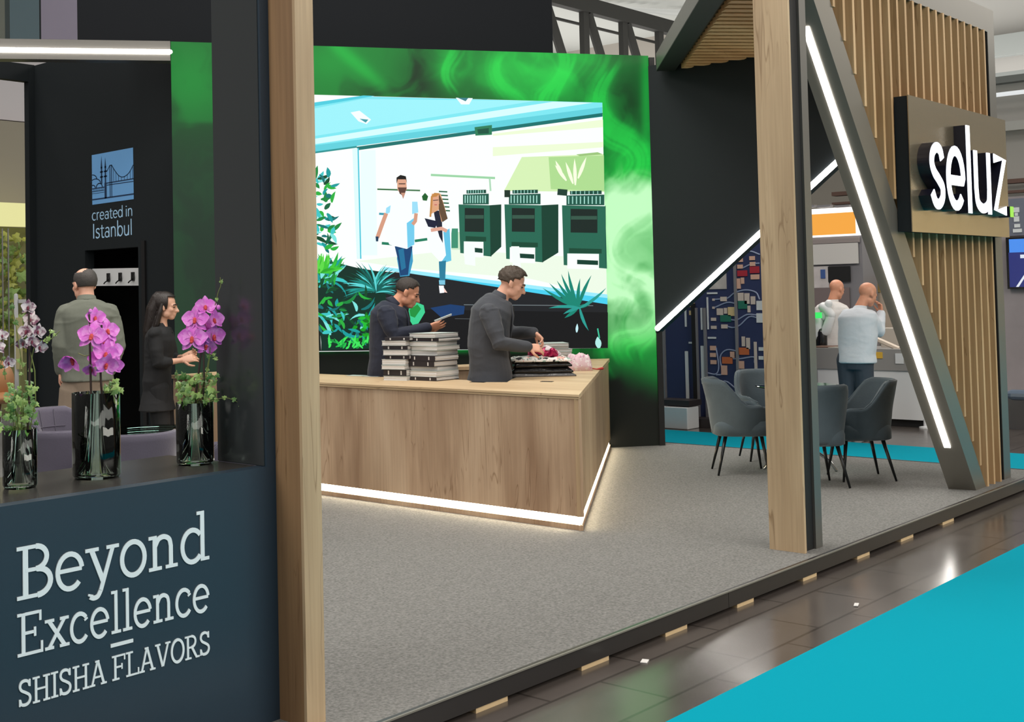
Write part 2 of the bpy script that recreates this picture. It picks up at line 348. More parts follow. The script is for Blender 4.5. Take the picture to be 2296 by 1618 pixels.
def human(name, label, loc, rz, P, mats, cat='person', vox=.008):
    """P: joints in the person's own frame (x = own right, y = ahead, z = up). One continuous skin body, clothes and hair as parts."""
    root = thing(name, label, cat, loc, rz); g = {k: np.array(v, float) for k, v in P.items() if isinstance(v, (tuple, list, np.ndarray)) and len(v) == 3}
    S = P.get('scale', 1.0)
    hm = eul(P.get('pitch', 0), P.get('tilt', 0), P.get('yaw', 0)); hc = g['head']; hs = P.get('hs', 1.0)
    hp = lambda *q: hc + hm @ (np.array(q) * hs)
    b = MB()
    # head
    b.ell(hp(0, -.012, .032), np.array([.077, .097, .086]) * hs, hm, 22, 16); b.ell(hp(0, .030, -.03), np.array([.061, .064, .084]) * hs, hm, 20, 14); b.ell(hp(0, .060, -.093), np.array([.034, .032, .026]) * hs, hm)
    for sx in (-1, 1):
        b.ell(hp(sx * .040, .018, -.066), np.array([.024, .042, .034]) * hs, hm); b.ell(hp(sx * .038, .062, -.028), np.array([.024, .022, .022]) * hs, hm)
        b.chain([hp(sx * .005, .093, .014), hp(sx * .030, .088, .016), hp(sx * .052, .070, .010)], [.010 * hs, .010 * hs, .008 * hs], 8)
        e_ = hm @ eul(0, 0, sx * .35); b.ell(hp(sx * .079, -.006, -.008), np.array([.010, .021, .033]) * hs, e_); b.ell(hp(sx * .078, .004, -.032), np.array([.008, .011, .013]) * hs, e_)
    b.chain([hp(0, .092, .006), hp(0, .104, -.016), hp(0, .115, -.036)], [.009 * hs, .0105 * hs, .014 * hs], 10); b.ell(hp(.011, .102, -.038), np.array([.009, .011, .008]) * hs, hm); b.ell(hp(-.011, .102, -.038), np.array([.009, .011, .008]) * hs, hm)
    b.chain([hp(-.022, .086, -.064), hp(0, .096, -.062), hp(.022, .086, -.064)], [.006 * hs, .008 * hs, .006 * hs], 8); b.chain([hp(-.020, .085, -.074), hp(0, .094, -.075), hp(.020, .085, -.074)], [.006 * hs, .009 * hs, .006 * hs], 8)
    nb = g['neck']; nr = P.get('neck_r', .056)
    b.chain([nb, nb * .55 + hp(0, -.03, -.05) * .45, hp(0, -.022, -.03)], [nr * 1.12, nr, nr * .98], 14)
    rx = np.array([1.0, 0, 0]); rx = eul(0, 0, P.get('twist', 0)) @ rx
    pel = g['pelvis']; ch = g['chest']; mid = (pel + ch) / 2 + np.array(P.get('mid', (0, 0, 0)), float)
    fw = np.array([-rx[1], rx[0], 0])
    shw = P.get('shw', .19); wst = P.get('waist', .16); hip = P.get('hip', .17); dep = P.get('depth', .12)
    def tors(k, o=0.0):
        sl = (nb - ch); sl /= np.linalg.norm(sl); f2 = np.cross(sl, rx) * -1; f2 = f2 if f2 @ fw > 0 else -f2
        return [(pel + (0, 0, -.06), rx * (hip * .9 + k), fw * (dep * .95 + k)), (pel + (0, 0, .03), rx * (hip + k), fw * (dep + k)), (mid * .6 + pel * .4, rx * (wst + .006 + k), fw * (dep * .92 + k)), (mid, rx * (wst + .01 + k), fw * (dep * .96 + k)), (ch * .6 + mid * .4, rx * (shw * .93 + k), f2 * (dep * 1.06 + k)),
                (ch, rx * (shw * .98 + k), f2 * (dep * 1.05 + k)), (ch + (nb - ch) * .45, rx * (shw * .90 + k), f2 * (dep * .86 + k)), (ch + (nb - ch) * .78, rx * (shw * .55 + k), f2 * (dep * .66 + k)), (nb, rx * (.062 + k * .6), f2 * (.062 + k * .6))]
    b.loft(tors(-.012), 22, pw=2.3)
    AR = P.get('arm_r', (.052, .043, .036, .028)); LR = P.get('leg_r', (.088, .06, .055, .04))
    for s in 'RL':
        if s + 'sh' in g: b.chain([g[s + 'sh'], g[s + 'sh'] * .5 + g[s + 'el'] * .5, g[s + 'el'], g[s + 'el'] * .45 + g[s + 'wr'] * .55, g[s + 'wr']], [AR[0], AR[0] * .92, AR[1], AR[2], AR[3]], 12)
        if s + 'hip' in g: b.chain([g[s + 'hip'], g[s + 'kn'], g[s + 'kn'] * .6 + g[s + 'an'] * .4, g[s + 'an']], LR, 14)
    body = b.build('body', mats['skin'], root, local=True, remesh=vox, sm=3)
    # hands: palm, four unequal bent fingers and a side thumb, welded into the same body mesh
    h = MB()
    for s in 'RL':
        if s + 'wr' not in g or s + 'hd' not in g: continue
        w = g[s + 'wr']; dv = g[s + 'hd'] / np.linalg.norm(g[s + 'hd']); pn = g[s + 'pn']; pn = pn - (pn @ dv) * dv; pn /= np.linalg.norm(pn)      # pn: the way the palm looks
        sd_ = np.cross(dv, pn) * (1 if s == 'R' else -1)                                           # towards the little finger
        cu = P.get(s + 'curl', .5); pc = w + dv * .048
        h.loft([(w - dv * .012, sd_ * .026, pn * .018), (w + dv * .02, sd_ * .032, pn * .018), (w + dv * .055, sd_ * .040, pn * .016), (w + dv * .088, sd_ * .040, pn * .013), (w + dv * .098, sd_ * .036, pn * .009)], 14, pw=2.6)
        for k, (o_, ln, rr) in enumerate(((-.030, .072, .0088), (-.010, .081, .0092), (.011, .075, .0088), (.030, .058, .0078))):
            p0 = w + dv * (.088 - .006 * abs(k - 1)) + sd_ * o_; pts = [p0 - dv * .02, p0]; a_ = 0
            for j, fr in enumerate((.42, .32, .26)):
                a_ += cu * (.75, 1.0, .6)[j] * (1 + .12 * k); pts.append(pts[-1] + (dv * cos(a_) + pn * sin(a_) + sd_ * o_ * .9) * ln * fr)
            h.chain(pts, [rr, rr, rr * .97, rr * .9, rr * .75], 8)
        t0 = w + dv * .022 - sd_ * .028; tc = P.get(s + 'thumb', .5)
        h.chain([t0, t0 + (dv * .6 - sd_ * .75 + pn * .25) * .038, t0 + (dv * .6 - sd_ * .75 + pn * .25) * .038 + (dv * .85 - sd_ * (.45 - tc * .5) + pn * tc) * .032, t0 + (dv * .6 - sd_ * .75 + pn * .25) * .038 + (dv * .85 - sd_ * (.45 - tc * .5) + pn * tc) * .032 + (dv * .9 + pn * tc * 1.2) * .024], [.014, .0115, .0105, .008], 8)
    if h.v:
        ho = h.build('hands_tmp', mats['skin'], root, local=True, smooth=True, remesh=.0035, sm=2)
        bm = bmesh.new(); bm.from_mesh(body.data); bm.from_mesh(ho.data); bm.to_mesh(body.data); bm.free(); bpy.data.objects.remove(ho); body.data.polygons.foreach_set('use_smooth', [True] * len(body.data.polygons))
    # face details
    for sx in (-1, 1):
        MB().ell(hp(sx * .031, .083, -.004), np.array([.0125, .008, .0065]) * hs, hm, 12, 8).build('eye', mats['eye'], root, local=True, smooth=True)
        MB().chain([hp(sx * .014, .099, .017), hp(sx * .034, .0955, .023), hp(sx * .052, .078, .016)], [.0045 * hs, .0055 * hs, .004 * hs], 6).build('eyebrow', mats['hair'], root, local=True, smooth=True)
    # hair: a shell over the skull, cut along the hairline
    hk = P.get('hair')
    if hk:
        rs = random.Random(hash(label) % 1000 if False else len(label)); vs = []; fs = []; nu, nv = 44, 26; ok = {}
        hb = MB(); th = hk.get('th', .012)
        for j in range(nv + 1):
            t = pi * j / nv
            for i in range(nu):
                p = 2 * pi * i / nu; q = np.array([sin(t) * cos(p), sin(t) * sin(p), cos(t)]); rr = 1 + th / .085 + hk.get('rough', .02) * (rs.random() - .5)
                if q[1] > .3 and q[2] > .2: rr += hk.get('quiff', .0) * q[1] * q[2]
                vs.append(hp(*(np.array([0, -.012, .032]) + q * np.array([.077, .097, .086]) * rr)))
        def keep(j, i):
            t = pi * (j + .5) / nv; p = 2 * pi * (i + .5) / nu; q = (sin(t) * cos(p), sin(t) * sin(p), cos(t)); return hk['line'](q[0], q[1], q[2])
        fs = [(j * nu + i, (j + 1) * nu + i, (j + 1) * nu + (i + 1) % nu, j * nu + (i + 1) % nu) for j in range(nv) for i in range(nu) if keep(j, i)]
        used = sorted({q for f_ in fs for q in f_}); ix = {q: k for k, q in enumerate(used)}
        hb.v = [tuple(vs[q]) for q in used]; hb.f = [tuple(ix[q] for q in f_) for f_ in fs]; hb.mi = [0] * len(fs)
        if hk.get('extra'): pass
        hb.build('hair', mats['hair'], root, local=True, smooth=True, solid=.010, soff=-1)
        if hk.get('long'):
            lb2 = MB()
            for pts, rad in hk['long']: lb2.chain([hp(*q) for q in pts], rad, 12)
            lb2.build('hair', mats['hair'], root, local=True, remesh=.007, sm=3)
    # jacket or shirt
    j = MB(); k0 = P.get('coat', .022)
    T_ = tors(k0); hem = P.get('hem', .86); T_ = [(np.array([pel[0], pel[1] + P.get('hemy', 0), hem]), rx * (hip + k0 + P.get('flare', .02)), fw * (dep + k0 + P.get('flare', .02)))] + [t for t in T_ if t[0][2] > hem + .05]
    T_[-1] = (nb - (nb - ch) * .10, T_[-1][1] * 1.22, T_[-1][2] * 1.25)
    j.loft(T_, 26, pw=2.3)
    SR = P.get('sleeve', (.078, .064, .052, .043))
    for s in 'RL':
        if s + 'sh' in g:
            e_, w = g[s + 'el'], g[s + 'wr']; cut = P.get('cuff', .96); w2 = e_ + (w - e_) * cut
            j.chain([g[s + 'sh'] + (ch - g[s + 'sh']) * .12, g[s + 'sh'] * .45 + e_ * .55, e_, e_ * .5 + w2 * .5, w2], [SR[0], SR[1], SR[1] * .95, SR[2], SR[3]], 14)
            d_ = g[s + 'sh'] * .25 + (ch + (nb - ch) * .45) * .75; j.chain([d_, g[s + 'sh'] + (0, 0, .012)], [.06, .062], 12)
    jo = j.build(P.get('top_name', 'jacket'), mats['top'], root, local=True, remesh=vox, sm=4)
    folds(jo, P.get('fold', .006), g)
    if 'shirt' in mats:
        sh_ = MB(); tt = [t for t in T_[1:]]; sh_.loft([(c_ + fw * .016, a_ * .42, b_ * 1.0) for c_, a_, b_ in tt[:-2]] + [(tt[-2][0] + fw * .012, tt[-2][1] * .55, tt[-2][2] * .98)], 18); sh_.build('shirt', mats['shirt'], root, local=True, smooth=True)
        for sx in (-1, 1):
            fr = lambda t, ox, k_: t[0] + rx * sx * ox + t[2] / np.linalg.norm(t[2]) * (np.linalg.norm(t[2]) * sqrt(max(0, 1 - (ox / np.linalg.norm(t[1])) ** 2)) + k_)
            MB().chain([fr(tt[-2], .075, .004), fr(tt[-3], .088, .010), fr(tt[-4], .078, .012), fr(tt[-6], .048, .008)], [.016, .030, .026, .008], 10, flat=(fw, .35)).build('lapel', mats['top'], root, local=True, smooth=True)
    c = MB(); up_ = hp(0, -.03, -.06) - nb; up_ /= np.linalg.norm(up_)
    for q in P.get('collar', []): pass
    cn = 18; cr_ = P.get('collar_r', .072); prof = [(-.012, 1.34), (.014, 1.12), (.044, .98), (.046, .90), (.0, .98)]
    f3 = np.cross(rx, up_); f3 = -f3 if f3 @ fw < 0 else f3
    for zz, sc in prof:
        for a_ in range(cn): t = 2 * pi * a_ / cn; c.v.append(tuple(nb + up_ * (zz - .028 - (.035 if sin(t) > .5 else 0)) + (rx * cos(t) * .98 + f3 * sin(t) * 1.02) * cr_ * sc))
    for r_ in range(len(prof)):
        for a_ in range(cn): c.f.append((r_ * cn + a_, r_ * cn + (a_ + 1) % cn, ((r_ + 1) % len(prof)) * cn + (a_ + 1) % cn, ((r_ + 1) % len(prof)) * cn + a_))
    c.mi = [0] * len(c.f); c.build('collar', mats.get('collar', mats['top']), root, local=True, smooth=True)
    if 'Rhip' in g and P.get('pants', True):
        t = MB(); TR_ = P.get('trouser', (.108, .082, .074, .066))
        t.loft([(pel + (0, 0, -.14), rx * hip * .9, fw * dep * .95), (pel + (0, 0, -.04), rx * (hip + .012), fw * (dep + .012)), (pel + (0, 0, .09), rx * (wst + .016), fw * (dep + .008))], 22)
        for s in 'RL': a_, kn, an = g[s + 'hip'], g[s + 'kn'], g[s + 'an']; t.chain([a_ + (0, 0, -.03), a_ * .5 + kn * .5, kn, kn * .45 + an * .55, an + (0, 0, -.01)], [TR_[0], (TR_[0] + TR_[1]) / 2, TR_[1], TR_[2], TR_[3]], 14)
        t.build('trousers', mats['bottom'], root, local=True, remesh=vox, sm=3)
        for s in 'RL':
            an = g[s + 'an']; fo = g.get(s + 'ft', np.array([0, 1.0, 0])); fo = fo / np.linalg.norm(fo)
            sh = MB().chain([np.array([an[0], an[1], .04]) - fo * .05, np.array([an[0], an[1], .042]) + fo * .06, np.array([an[0], an[1], .034]) + fo * .16], [.040, .043, .034], 12); sh.v = [(x, y, max(z, .001)) for x, y, z in sh.v]
            sh.build('shoe', mats['shoe'], root, local=True, smooth=True)
    return root


# ------------------------------------------------------------------ lettering from pen strokes
def arc(cx, cy, rx, ry, a0, a1, n=14): return [(cx + rx * cos(R_(a0 + (a1 - a0) * i / n)), cy + ry * sin(R_(a0 + (a1 - a0) * i / n))) for i in range(n + 1)]
def spl(p, n=6):
    p = [np.array(q, float) for q in p]; p = [2 * p[0] - p[1]] + p + [2 * p[-1] - p[-2]]; out = []
    for i in range(1, len(p) - 2):
        for k in range(n):
            t = k / n; a, b, c, d = p[i - 1:i + 3]; out.append(tuple(.5 * (2 * b + (c - a) * t + (2 * a - 5 * b + 4 * c - d) * t * t + (3 * b - a - 3 * c + d) * t ** 3)))
    out.append(tuple(p[-2])); return out
sT, sB = .06, .05
def ser(x0, x1, y): return ([(x0, y), (x1, y)], sB)
SLAB = {
 'B': (.57, [([(.13, 0), (.13, .7)], .08), ser(0, .3, .675), ser(0, .31, .025), ser(.13, .3, .375), (arc(.29, .525, .165, .15, 90, -90), .072), (arc(.31, .20, .2, .175, 90, -90), .078)]),
 'E': (.60, [([(.13, 0), (.13, .7)], .08), ser(0, .52, .675), ser(.13, .38, .365), ser(0, .55, .025), ([(.5, .7), (.5, .53)], sB), ([(.53, 0), (.53, .19)], sB), ([(.38, .29), (.38, .44)], sB)]),
 'e': (.50, [(arc(.25, .245, .195, .235, 8, 318, 26), .07), ([(.06, .262), (.44, .262)], .055)]),
 'y': (.56, [([(.10, .48), (.29, .02)], .078), ([(.46, .48), (.25, -.10)] + spl([(.25, -.10), (.2, -.175), (.13, -.19), (.07, -.165)]), .066), ([(.075, -.16), (.085, -.13)], .085), ser(0, .22, .475), ser(.35, .56, .475)]),
 'o': (.50, [(arc(.25, .245, .197, .235, 0, 360, 32), .072)]),
 'n': (.58, [([(.13, 0), (.13, .5)], .075), ([(.13, .34)] + spl([(.135, .35), (.2, .445), (.30, .468), (.39, .42), (.42, .32)]) + [(.42, 0)], .072), ser(.02, .13, .475), ser(.02, .25, .025), ser(.32, .54, .025)]),
 'd': (.59, [(arc(.245, .245, .19, .235, 40, 320, 24), .072), ([(.435, 0), (.435, .74)], .075), ser(.33, .44, .715), ser(.43, .56, .025)]),
 'x': (.55, [([(.09, .48), (.45, .02)], .078), ([(.45, .48), (.09, .02)], .066), ser(0, .21, .475), ser(.34, .54, .475), ser(0, .2, .025), ser(.33, .55, .025)]),
 'c': (.47, [(arc(.25, .245, .195, .235, 42, 322, 24), .072), ([(.385, .385), (.40, .355)], .085)]),
 'l': (.28, [([(.145, 0), (.145, .74)], .075), ser(.03, .15, .715), ser(.03, .26, .025)]),
 'S': (.50, [(spl([(.41, .52), (.37, .63), (.25, .675), (.12, .64), (.075, .53), (.13, .43), (.27, .355), (.40, .27), (.43, .16), (.37, .06), (.25, .025), (.12, .06), (.07, .18)]), .08), ([(.42, .69), (.42, .5)], sB), ([(.06, .01), (.06, .2)], sB)]),
 'H': (.66, [([(.14, 0), (.14, .7)], .085), ([(.52, 0), (.52, .7)], .085), ser(.14, .52, .36), ser(.02, .27, .675), ser(.02, .27, .025), ser(.39, .64, .675), ser(.39, .64, .025)]),
 'I': (.30, [([(.15, 0), (.15, .7)], .085), ser(.02, .28, .675), ser(.02, .28, .025)]),
 'A': (.66, [([(.315, .69), (.1, .02)], .07), ([(.325, .69), (.55, .02)], .088), ser(.18, .48, .235), ser(0, .21, .025), ser(.43, .66, .025), ser(.22, .38, .675)]),
 'F': (.56, [([(.13, 0), (.13, .7)], .085), ser(0, .52, .675), ser(.13, .39, .36), ([(.5, .7), (.5, .53)], sB), ([(.39, .28), (.39, .44)], sB), ser(0, .28, .025)]),
 'L': (.54, [([(.13, 0), (.13, .7)], .085), ser(0, .28, .675), ser(0, .52, .025), ([(.5, 0), (.5, .19)], sB)]),
 'V': (.64, [([(.1, .68), (.31, .02)], .088), ([(.55, .68), (.33, .02)], .07), ser(0, .22, .675), ser(.43, .65, .675)]),
 'O': (.64, [(arc(.32, .35, .255, .33, 0, 360, 36), .085)]),
 'R': (.63, [([(.13, 0), (.13, .7)], .085), ser(0, .3, .675), ser(.13, .3, .345), (arc(.29, .51, .17, .165, 90, -90), .076), ([(.3, .345), (.5, .02)], .085), ser(0, .27, .025), ser(.46, .63, .025)]),
 ' ': (.22, []),
}
SANS = {
 'c': (.42, [(arc(.23, .235, .185, .225, 50, 310, 20), .065)]),
 'r': (.32, [([(.09, 0), (.09, .48)], .065), (spl([(.09, .3), (.13, .41), (.2, .455), (.29, .45)]), .06)]),
 'e': (.47, [(arc(.24, .235, .185, .225, 8, 315, 24), .062), ([(.06, .245), (.42, .245)], .055)]),
 'a': (.46, [([(.37, 0), (.37, .3)] + spl([(.37, .3), (.34, .42), (.23, .46), (.1, .41)]), .062), (arc(.21, .14, .15, .13, 0, 360, 20), .058)]),
 't': (.33, [([(.14, .6), (.14, .12)] + spl([(.14, .12), (.17, .03), (.24, .015), (.31, .03)]), .062), ([(.03, .45), (.3, .45)], .052)]),
 'd': (.52, [(arc(.23, .235, .18, .225, 0, 360, 24), .062), ([(.42, 0), (.42, .72)], .064)]),
 'i': (.2, [([(.1, 0), (.1, .47)], .064), ([(.1, .585), (.1, .65)], .075)]),
 'n': (.5, [([(.09, 0), (.09, .47)], .064), ([(.09, .3)] + spl([(.09, .3), (.15, .42), (.26, .455), (.36, .41), (.40, .3)]) + [(.40, 0)], .062)]),
 'I': (.24, [([(.11, 0), (.11, .70)], .072)]),
 's': (.4, [(spl([(.33, .39), (.26, .445), (.17, .445), (.09, .40), (.09, .31), (.17, .255), (.27, .215), (.33, .14), (.29, .05), (.19, .015), (.1, .03), (.05, .075)]), .062)]),
 'b': (.52, [(arc(.28, .235, .18, .225, 0, 360, 24), .062), ([(.09, 0), (.09, .74)], .064)]),
 'u': (.5, [([(.40, 0), (.40, .47)], .064), ([(.09, .47), (.09, .18)] + spl([(.09, .18), (.13, .05), (.24, .01), (.34, .05), (.40, .18)]), .062)]),
 'l': (.2, [([(.1, 0), (.1, .74)], .064)]),
 ' ': (.17, []),
}


def ribbon(mb, pts, w, put, depth, mi=0):
    """flat pen stroke as a closed strip with thickness"""
    P = [np.array(p, float) for p in pts]; n = len(P); closed = np.linalg.norm(P[0] - P[-1]) < 1e-6
    if closed: P = P[:-1]; n -= 1
    Ls, Rs = [], []
    for i in range(n):
        if closed: a, b = P[i - 1], P[(i + 1) % n]
        else: a, b = P[max(i - 1, 0)], P[min(i + 1, n - 1)]
        t = b - a; t /= np.linalg.norm(t) + 1e-9; nn = np.array([-t[1], t[0]]) * w / 2
        Ls.append(P[i] + nn); Rs.append(P[i] - nn)
    off = np.array(depth, float); vs = []
    for q in (Ls, Rs): vs += [put(*p) for p in q]
    m = len(vs); vs = vs + [np.array(p) + off for p in vs]; fs = []
    rng = range(n if closed else n - 1)
    for i in rng:
        j = (i + 1) % n
        fs += [(i, j, n + j, n + i), (m + i, m + n + i, m + n + j, m + j), (i, m + i, m + j, j), (n + i, n + j, m + n + j, m + n + i)]
    if not closed: fs += [(0, n, m + n, m), (n - 1, m + n - 1, m + 2 * n - 1, 2 * n - 1)]
    mb.add(vs, fs, mi)


def word(mb, text, font, org, ux, uy, width, cap, depth, capu=.7):
    """text along ux from org, fitted to a width and a capital height"""
    org, ux, uy = [np.array(q, float) for q in (org, ux, uy)]; tot = sum(font[c][0] for c in text) - .04; sx = width / tot; sy = cap / capu; x = 0
    for c in text:
        a, st = font[c]
        for k, (pts, w) in enumerate(st): ribbon(mb, pts, w, lambda px, py, x=x, k=k: org - np.array(depth) * .06 * k + ux * (x + px) * sx + uy * py * sy, depth)
        x += a

# ================================================================== THE HALL
def carpet_mat(name, c, c2, scale=160, big=0):
    m = mat(name, c, .95, noise=.75, nscale=scale, bump=.5, bscale=260, spec=.1); return m
M['carpet'] = carpet_mat('grey_loop_carpet', (119, 119, 117), None, 70)
M['turq'] = mat('turquoise_carpet', (0, 139, 160), .95, noise=.06, nscale=300, spec=.05)
def floor_mat():
    m = bpy.data.materials.new('dark_polished_asphalt'); m.use_nodes = True; nt = m.node_tree; L = nt.links; b = nt.nodes['Principled BSDF']
    tc = nt.nodes.new('ShaderNodeTexCoord')
    br = nt.nodes.new('ShaderNodeTexBrick'); br.inputs['Scale'].default_value = .7; br.inputs['Mortar Size'].default_value = .006
    br.inputs['Color1'].default_value = (*lin((80, 74, 70)), 1); br.inputs['Color2'].default_value = (*lin((76, 70, 67)), 1); br.inputs['Mortar'].default_value = (*lin((56, 51, 48)), 1)
    L.new(tc.outputs['Object'], br.inputs['Vector'])
    n = nt.nodes.new('ShaderNodeTexNoise'); n.inputs['Scale'].default_value = 1.3; n.inputs['Detail'].default_value = 5; L.new(tc.outputs['Object'], n.inputs['Vector'])
    mx = nt.nodes.new('ShaderNodeMix'); mx.data_type = 'RGBA'; mx.blend_type = 'MULTIPLY'; mx.inputs[0].default_value = .6
    rp = nt.nodes.new('ShaderNodeValToRGB'); rp.color_ramp.elements[0].position = .3; rp.color_ramp.elements[0].color = (.6, .6, .6, 1); rp.color_ramp.elements[1].position = .7; rp.color_ramp.elements[1].color = (1.2, 1.2, 1.2, 1)
    L.new(n.outputs[0], rp.inputs[0]); L.new(br.outputs[0], mx.inputs[6]); L.new(rp.outputs[0], mx.inputs[7]); L.new(mx.outputs[2], b.inputs['Base Color'])
    r2 = nt.nodes.new('ShaderNodeMapRange'); r2.inputs[3].default_value = .08; r2.inputs[4].default_value = .30; L.new(n.outputs[0], r2.inputs[0]); L.new(r2.outputs[0], b.inputs['Roughness'])
    b.inputs['Specular IOR Level'].default_value = .5
    return m
M['floor'] = floor_mat()
struct(MB().face([(-12, -14, -.11), (60, -14, -.11), (60, 50, -.11), (-12, 50, -.11)]).build('floor', M['floor'], org=(0, 0, -.11)))
o = MB().box((0.5, -2.2, -.11), (40, 2.71, -.104)).build('aisle_carpet', M['turq']); tag(o, 'bright turquoise carpet runner along the near aisle, bottom right', 'carpet')
o = MB().box((11.62, 2.75, -.11), (13.4, 16, -.104)).build('aisle_carpet', M['turq']); tag(o, 'turquoise carpet strip in the far aisle behind the grey chairs', 'carpet')
# far walls and roof of the hall
struct(MB().box((37, 2, -.11), (37.3, 60, 12)).build('wall_right', M['grey_wall']))
struct(MB().box((-10, 36, -.11), (37, 36.3, 12)).build('wall_back', mat('hall_wall_pale', (170, 166, 160), .9)))
roof = MB(); nn = 240
M['roof'] = mat('corrugated_roof_sheet', (178, 180, 176), .7)
for i in range(nn):
    x0 = 20 + i * .34; z = 10.3
    roof.add([(x0, 8, z), (x0 + .17, 8, z + .11), (x0 + .34, 8, z), (x0, 60, z), (x0 + .17, 60, z + .11), (x0 + .34, 60, z)], [(0, 3, 4, 1), (1, 4, 5, 2)])
struct(roof.build('ceiling', M['roof'], org=(20, 8, 10.3)))
# steel roof trusses
M['steel'] = mat('grey_steel', (50, 50, 48), .7, 0, spec=.2)
def truss(Y, x0, x1, zt, label):
    t = thing('roof_truss', label, 'truss', (x0, Y, zt - 3.2), 0, 'steel roof trusses')
    MB().box((x0, Y - .12, zt), (x1, Y + .12, zt + .42)).build('top_chord', M['steel'], t)
    MB().box((x0, Y - .1, zt - 3.2), (x1, Y + .1, zt - 2.95)).build('bottom_chord', M['steel'], t)
    x = x0 + .4; k = 0
    while x < x1 - 2.2:
        MB().box((x - .13, Y - .08, zt - 2.95), (x + .13, Y + .08, zt)).build('vertical_strut', M['steel'], t)
        a, b = ((x + .2, zt), (x + 1.75, zt - 3)) if k % 2 == 0 or True else ((x, zt - 3), (x + 2, zt))
        if x > 31.5: a, b = (x + 1.9, zt), (x + .2, zt - 3)
        MB().chain([(a[0], Y, a[1]), (b[0], Y, b[1])], [.13, .13], 6, False).build('diagonal_brace', M['steel'], t); x += 1.98; k += 1
truss(20, 26.6, 37, 9.45, 'dark steel roof truss seen over the green smoke wall')
M['pipe'] = mat('pale_duct', (190, 186, 176), .5)
o = thing('duct', 'long pale ventilation duct under the hall roof behind the truss', 'duct', (30, 27, 9.2)); MB().chain([(24, 27, 9.5), (36.9, 27, 9.5)], .28, 12, False).build('pipe', M['pipe'], o, smooth=True)
for x in (26, 29, 32, 35): MB().chain([(x, 27, 9.7), (x, 27, 10.3)], .03, 6, False).build('hanger', M['steel'], o)
o = MB().chain([(24, 22, 9.8), (36.9, 22, 9.85)], .05, 8, False).build('sprinkler_pipe', M['steel'], smooth=True); tag(o, 'thin dark sprinkler pipe under the corrugated hall roof', 'pipe')
for i, (x, y, dx, dy, lb) in enumerate(((27.2, 19, .5, 3, 'short white tube lamp beside the truss, just right of the black header'), (30.8, 21.2, 3.2, -1.6, 'long white tube lamp under the roof beyond the middle of the truss'))):
    o = MB().chain([(x, y, 10.05), (x + dx, y + dy, 10.12)], .09, 8).build('tube_lamp', emis('tube_lamp_white', (205, 205, 198), .8), smooth=True); tag(o, lb, 'lamp', 'hall tube lamps')

# right-hand far hall seen past the portal
t = thing('hall_gantry', 'grey gantry beams under the hall roof past the right portal edge', 'beam', (30, 9, 6))
for z0, z1, dy, c in ((6.35, 6.6, 0, (120, 124, 122)), (7.0, 7.5, 0, (142, 146, 144)), (5.2, 5.42, 0, (188, 188, 184)), (3.95, 4.05, 0, (110, 84, 76)), (3.72, 3.78, 0, (110, 84, 76))):
    MB().box((31.3, 5, z0), (31.6, 14, z1)).build('beam', mat('beam_paint', c, .7), t)
o = MB().chain([(30.9, 5.5, 6.02), (30.9, 12, 6.02)], .05, 8).build('tube_lamp', emis('tube_lamp_bright', (225, 228, 228), 1.0), smooth=True); tag(o, 'bright white tube lamp high up past the right edge of the slatted wall', 'lamp', 'hall tube lamps')
struct(MB().box((31.9, 2, -.11), (32.05, 12.2, 10.25)).build('wall_far', mat('hall_wall_right', (186, 184, 180), .85)))

struct(MB().box((15, -3.9, -.11), (40, -3.6, 3.55)).build('wall_opposite_unseen', mat('cream_stand_wall', (236, 212, 168), .8)))  # unseen stand wall put here to reflect in sign and strut

# ================================================================== THE BOOTH PLATFORM
t = thing('platform', 'raised booth platform with grey carpet and dark edge board on wooden shims', 'platform', (6, 3.4, -.11))
M['fascia'] = mat('dark_edge_board', (44, 42, 42), .28, noise=.1, nscale=10)
PLAT = [(0.4, 3.36), (11.52, 3.36), (11.52, 16), (0.4, 16)]
MB().prism([(x, y + (.02 if y < 4 else 0), -.03) for x, y in PLAT], (0, 0, .03)).build('carpet', M['carpet'], t)
MB().box((.4, 3.36, -.088), (6.07, 3.379, .003)).box((6.074, 3.36, -.088), (11.54, 3.379, .003)).build('edge_board', M['fascia'], t)
MB().box((.4, 3.352, -.004), (11.54, 3.36, .003)).build('edge_trim', mat('thin_grey_trim', (120, 118, 110), .4), t)
MB().box((.4, 3.48, -.11), (11.5, 15.9, -.03)).build('base_frame', M['black_deep'], t)
MB().box((11.52, 3.36, -.11), (11.54, 16, .003)).build('edge_board', M['fascia'], t)
for x in (3.97, 4.72, 5.44, 6.17, 6.96, 7.72, 8.42, 9.18):
    w = .20 + .02 * sin(x * 7)
    MB().box((x, 3.364, -.11), (x + w, 3.45, -.0885)).build('wooden_shim', M['raw_wood'], t)

# litter
o = MB().obox((5.02, 3.22, -.107), (.05, .02, 0), (-.01, .03, 0), (0, 0, .004)).build('paper_scrap', M['paper']); tag(o, 'tiny pale scrap on the dark floor below the platform edge', 'scrap')
o = MB().obox(on_z(1920, 1355, -.105), (.06, .02, 0), (-.01, .02, 0), (0, 0, .004)).build('paper_scrap', M['paper']); tag(o, 'small pale scrap on the dark floor beside the turquoise runner', 'scrap')

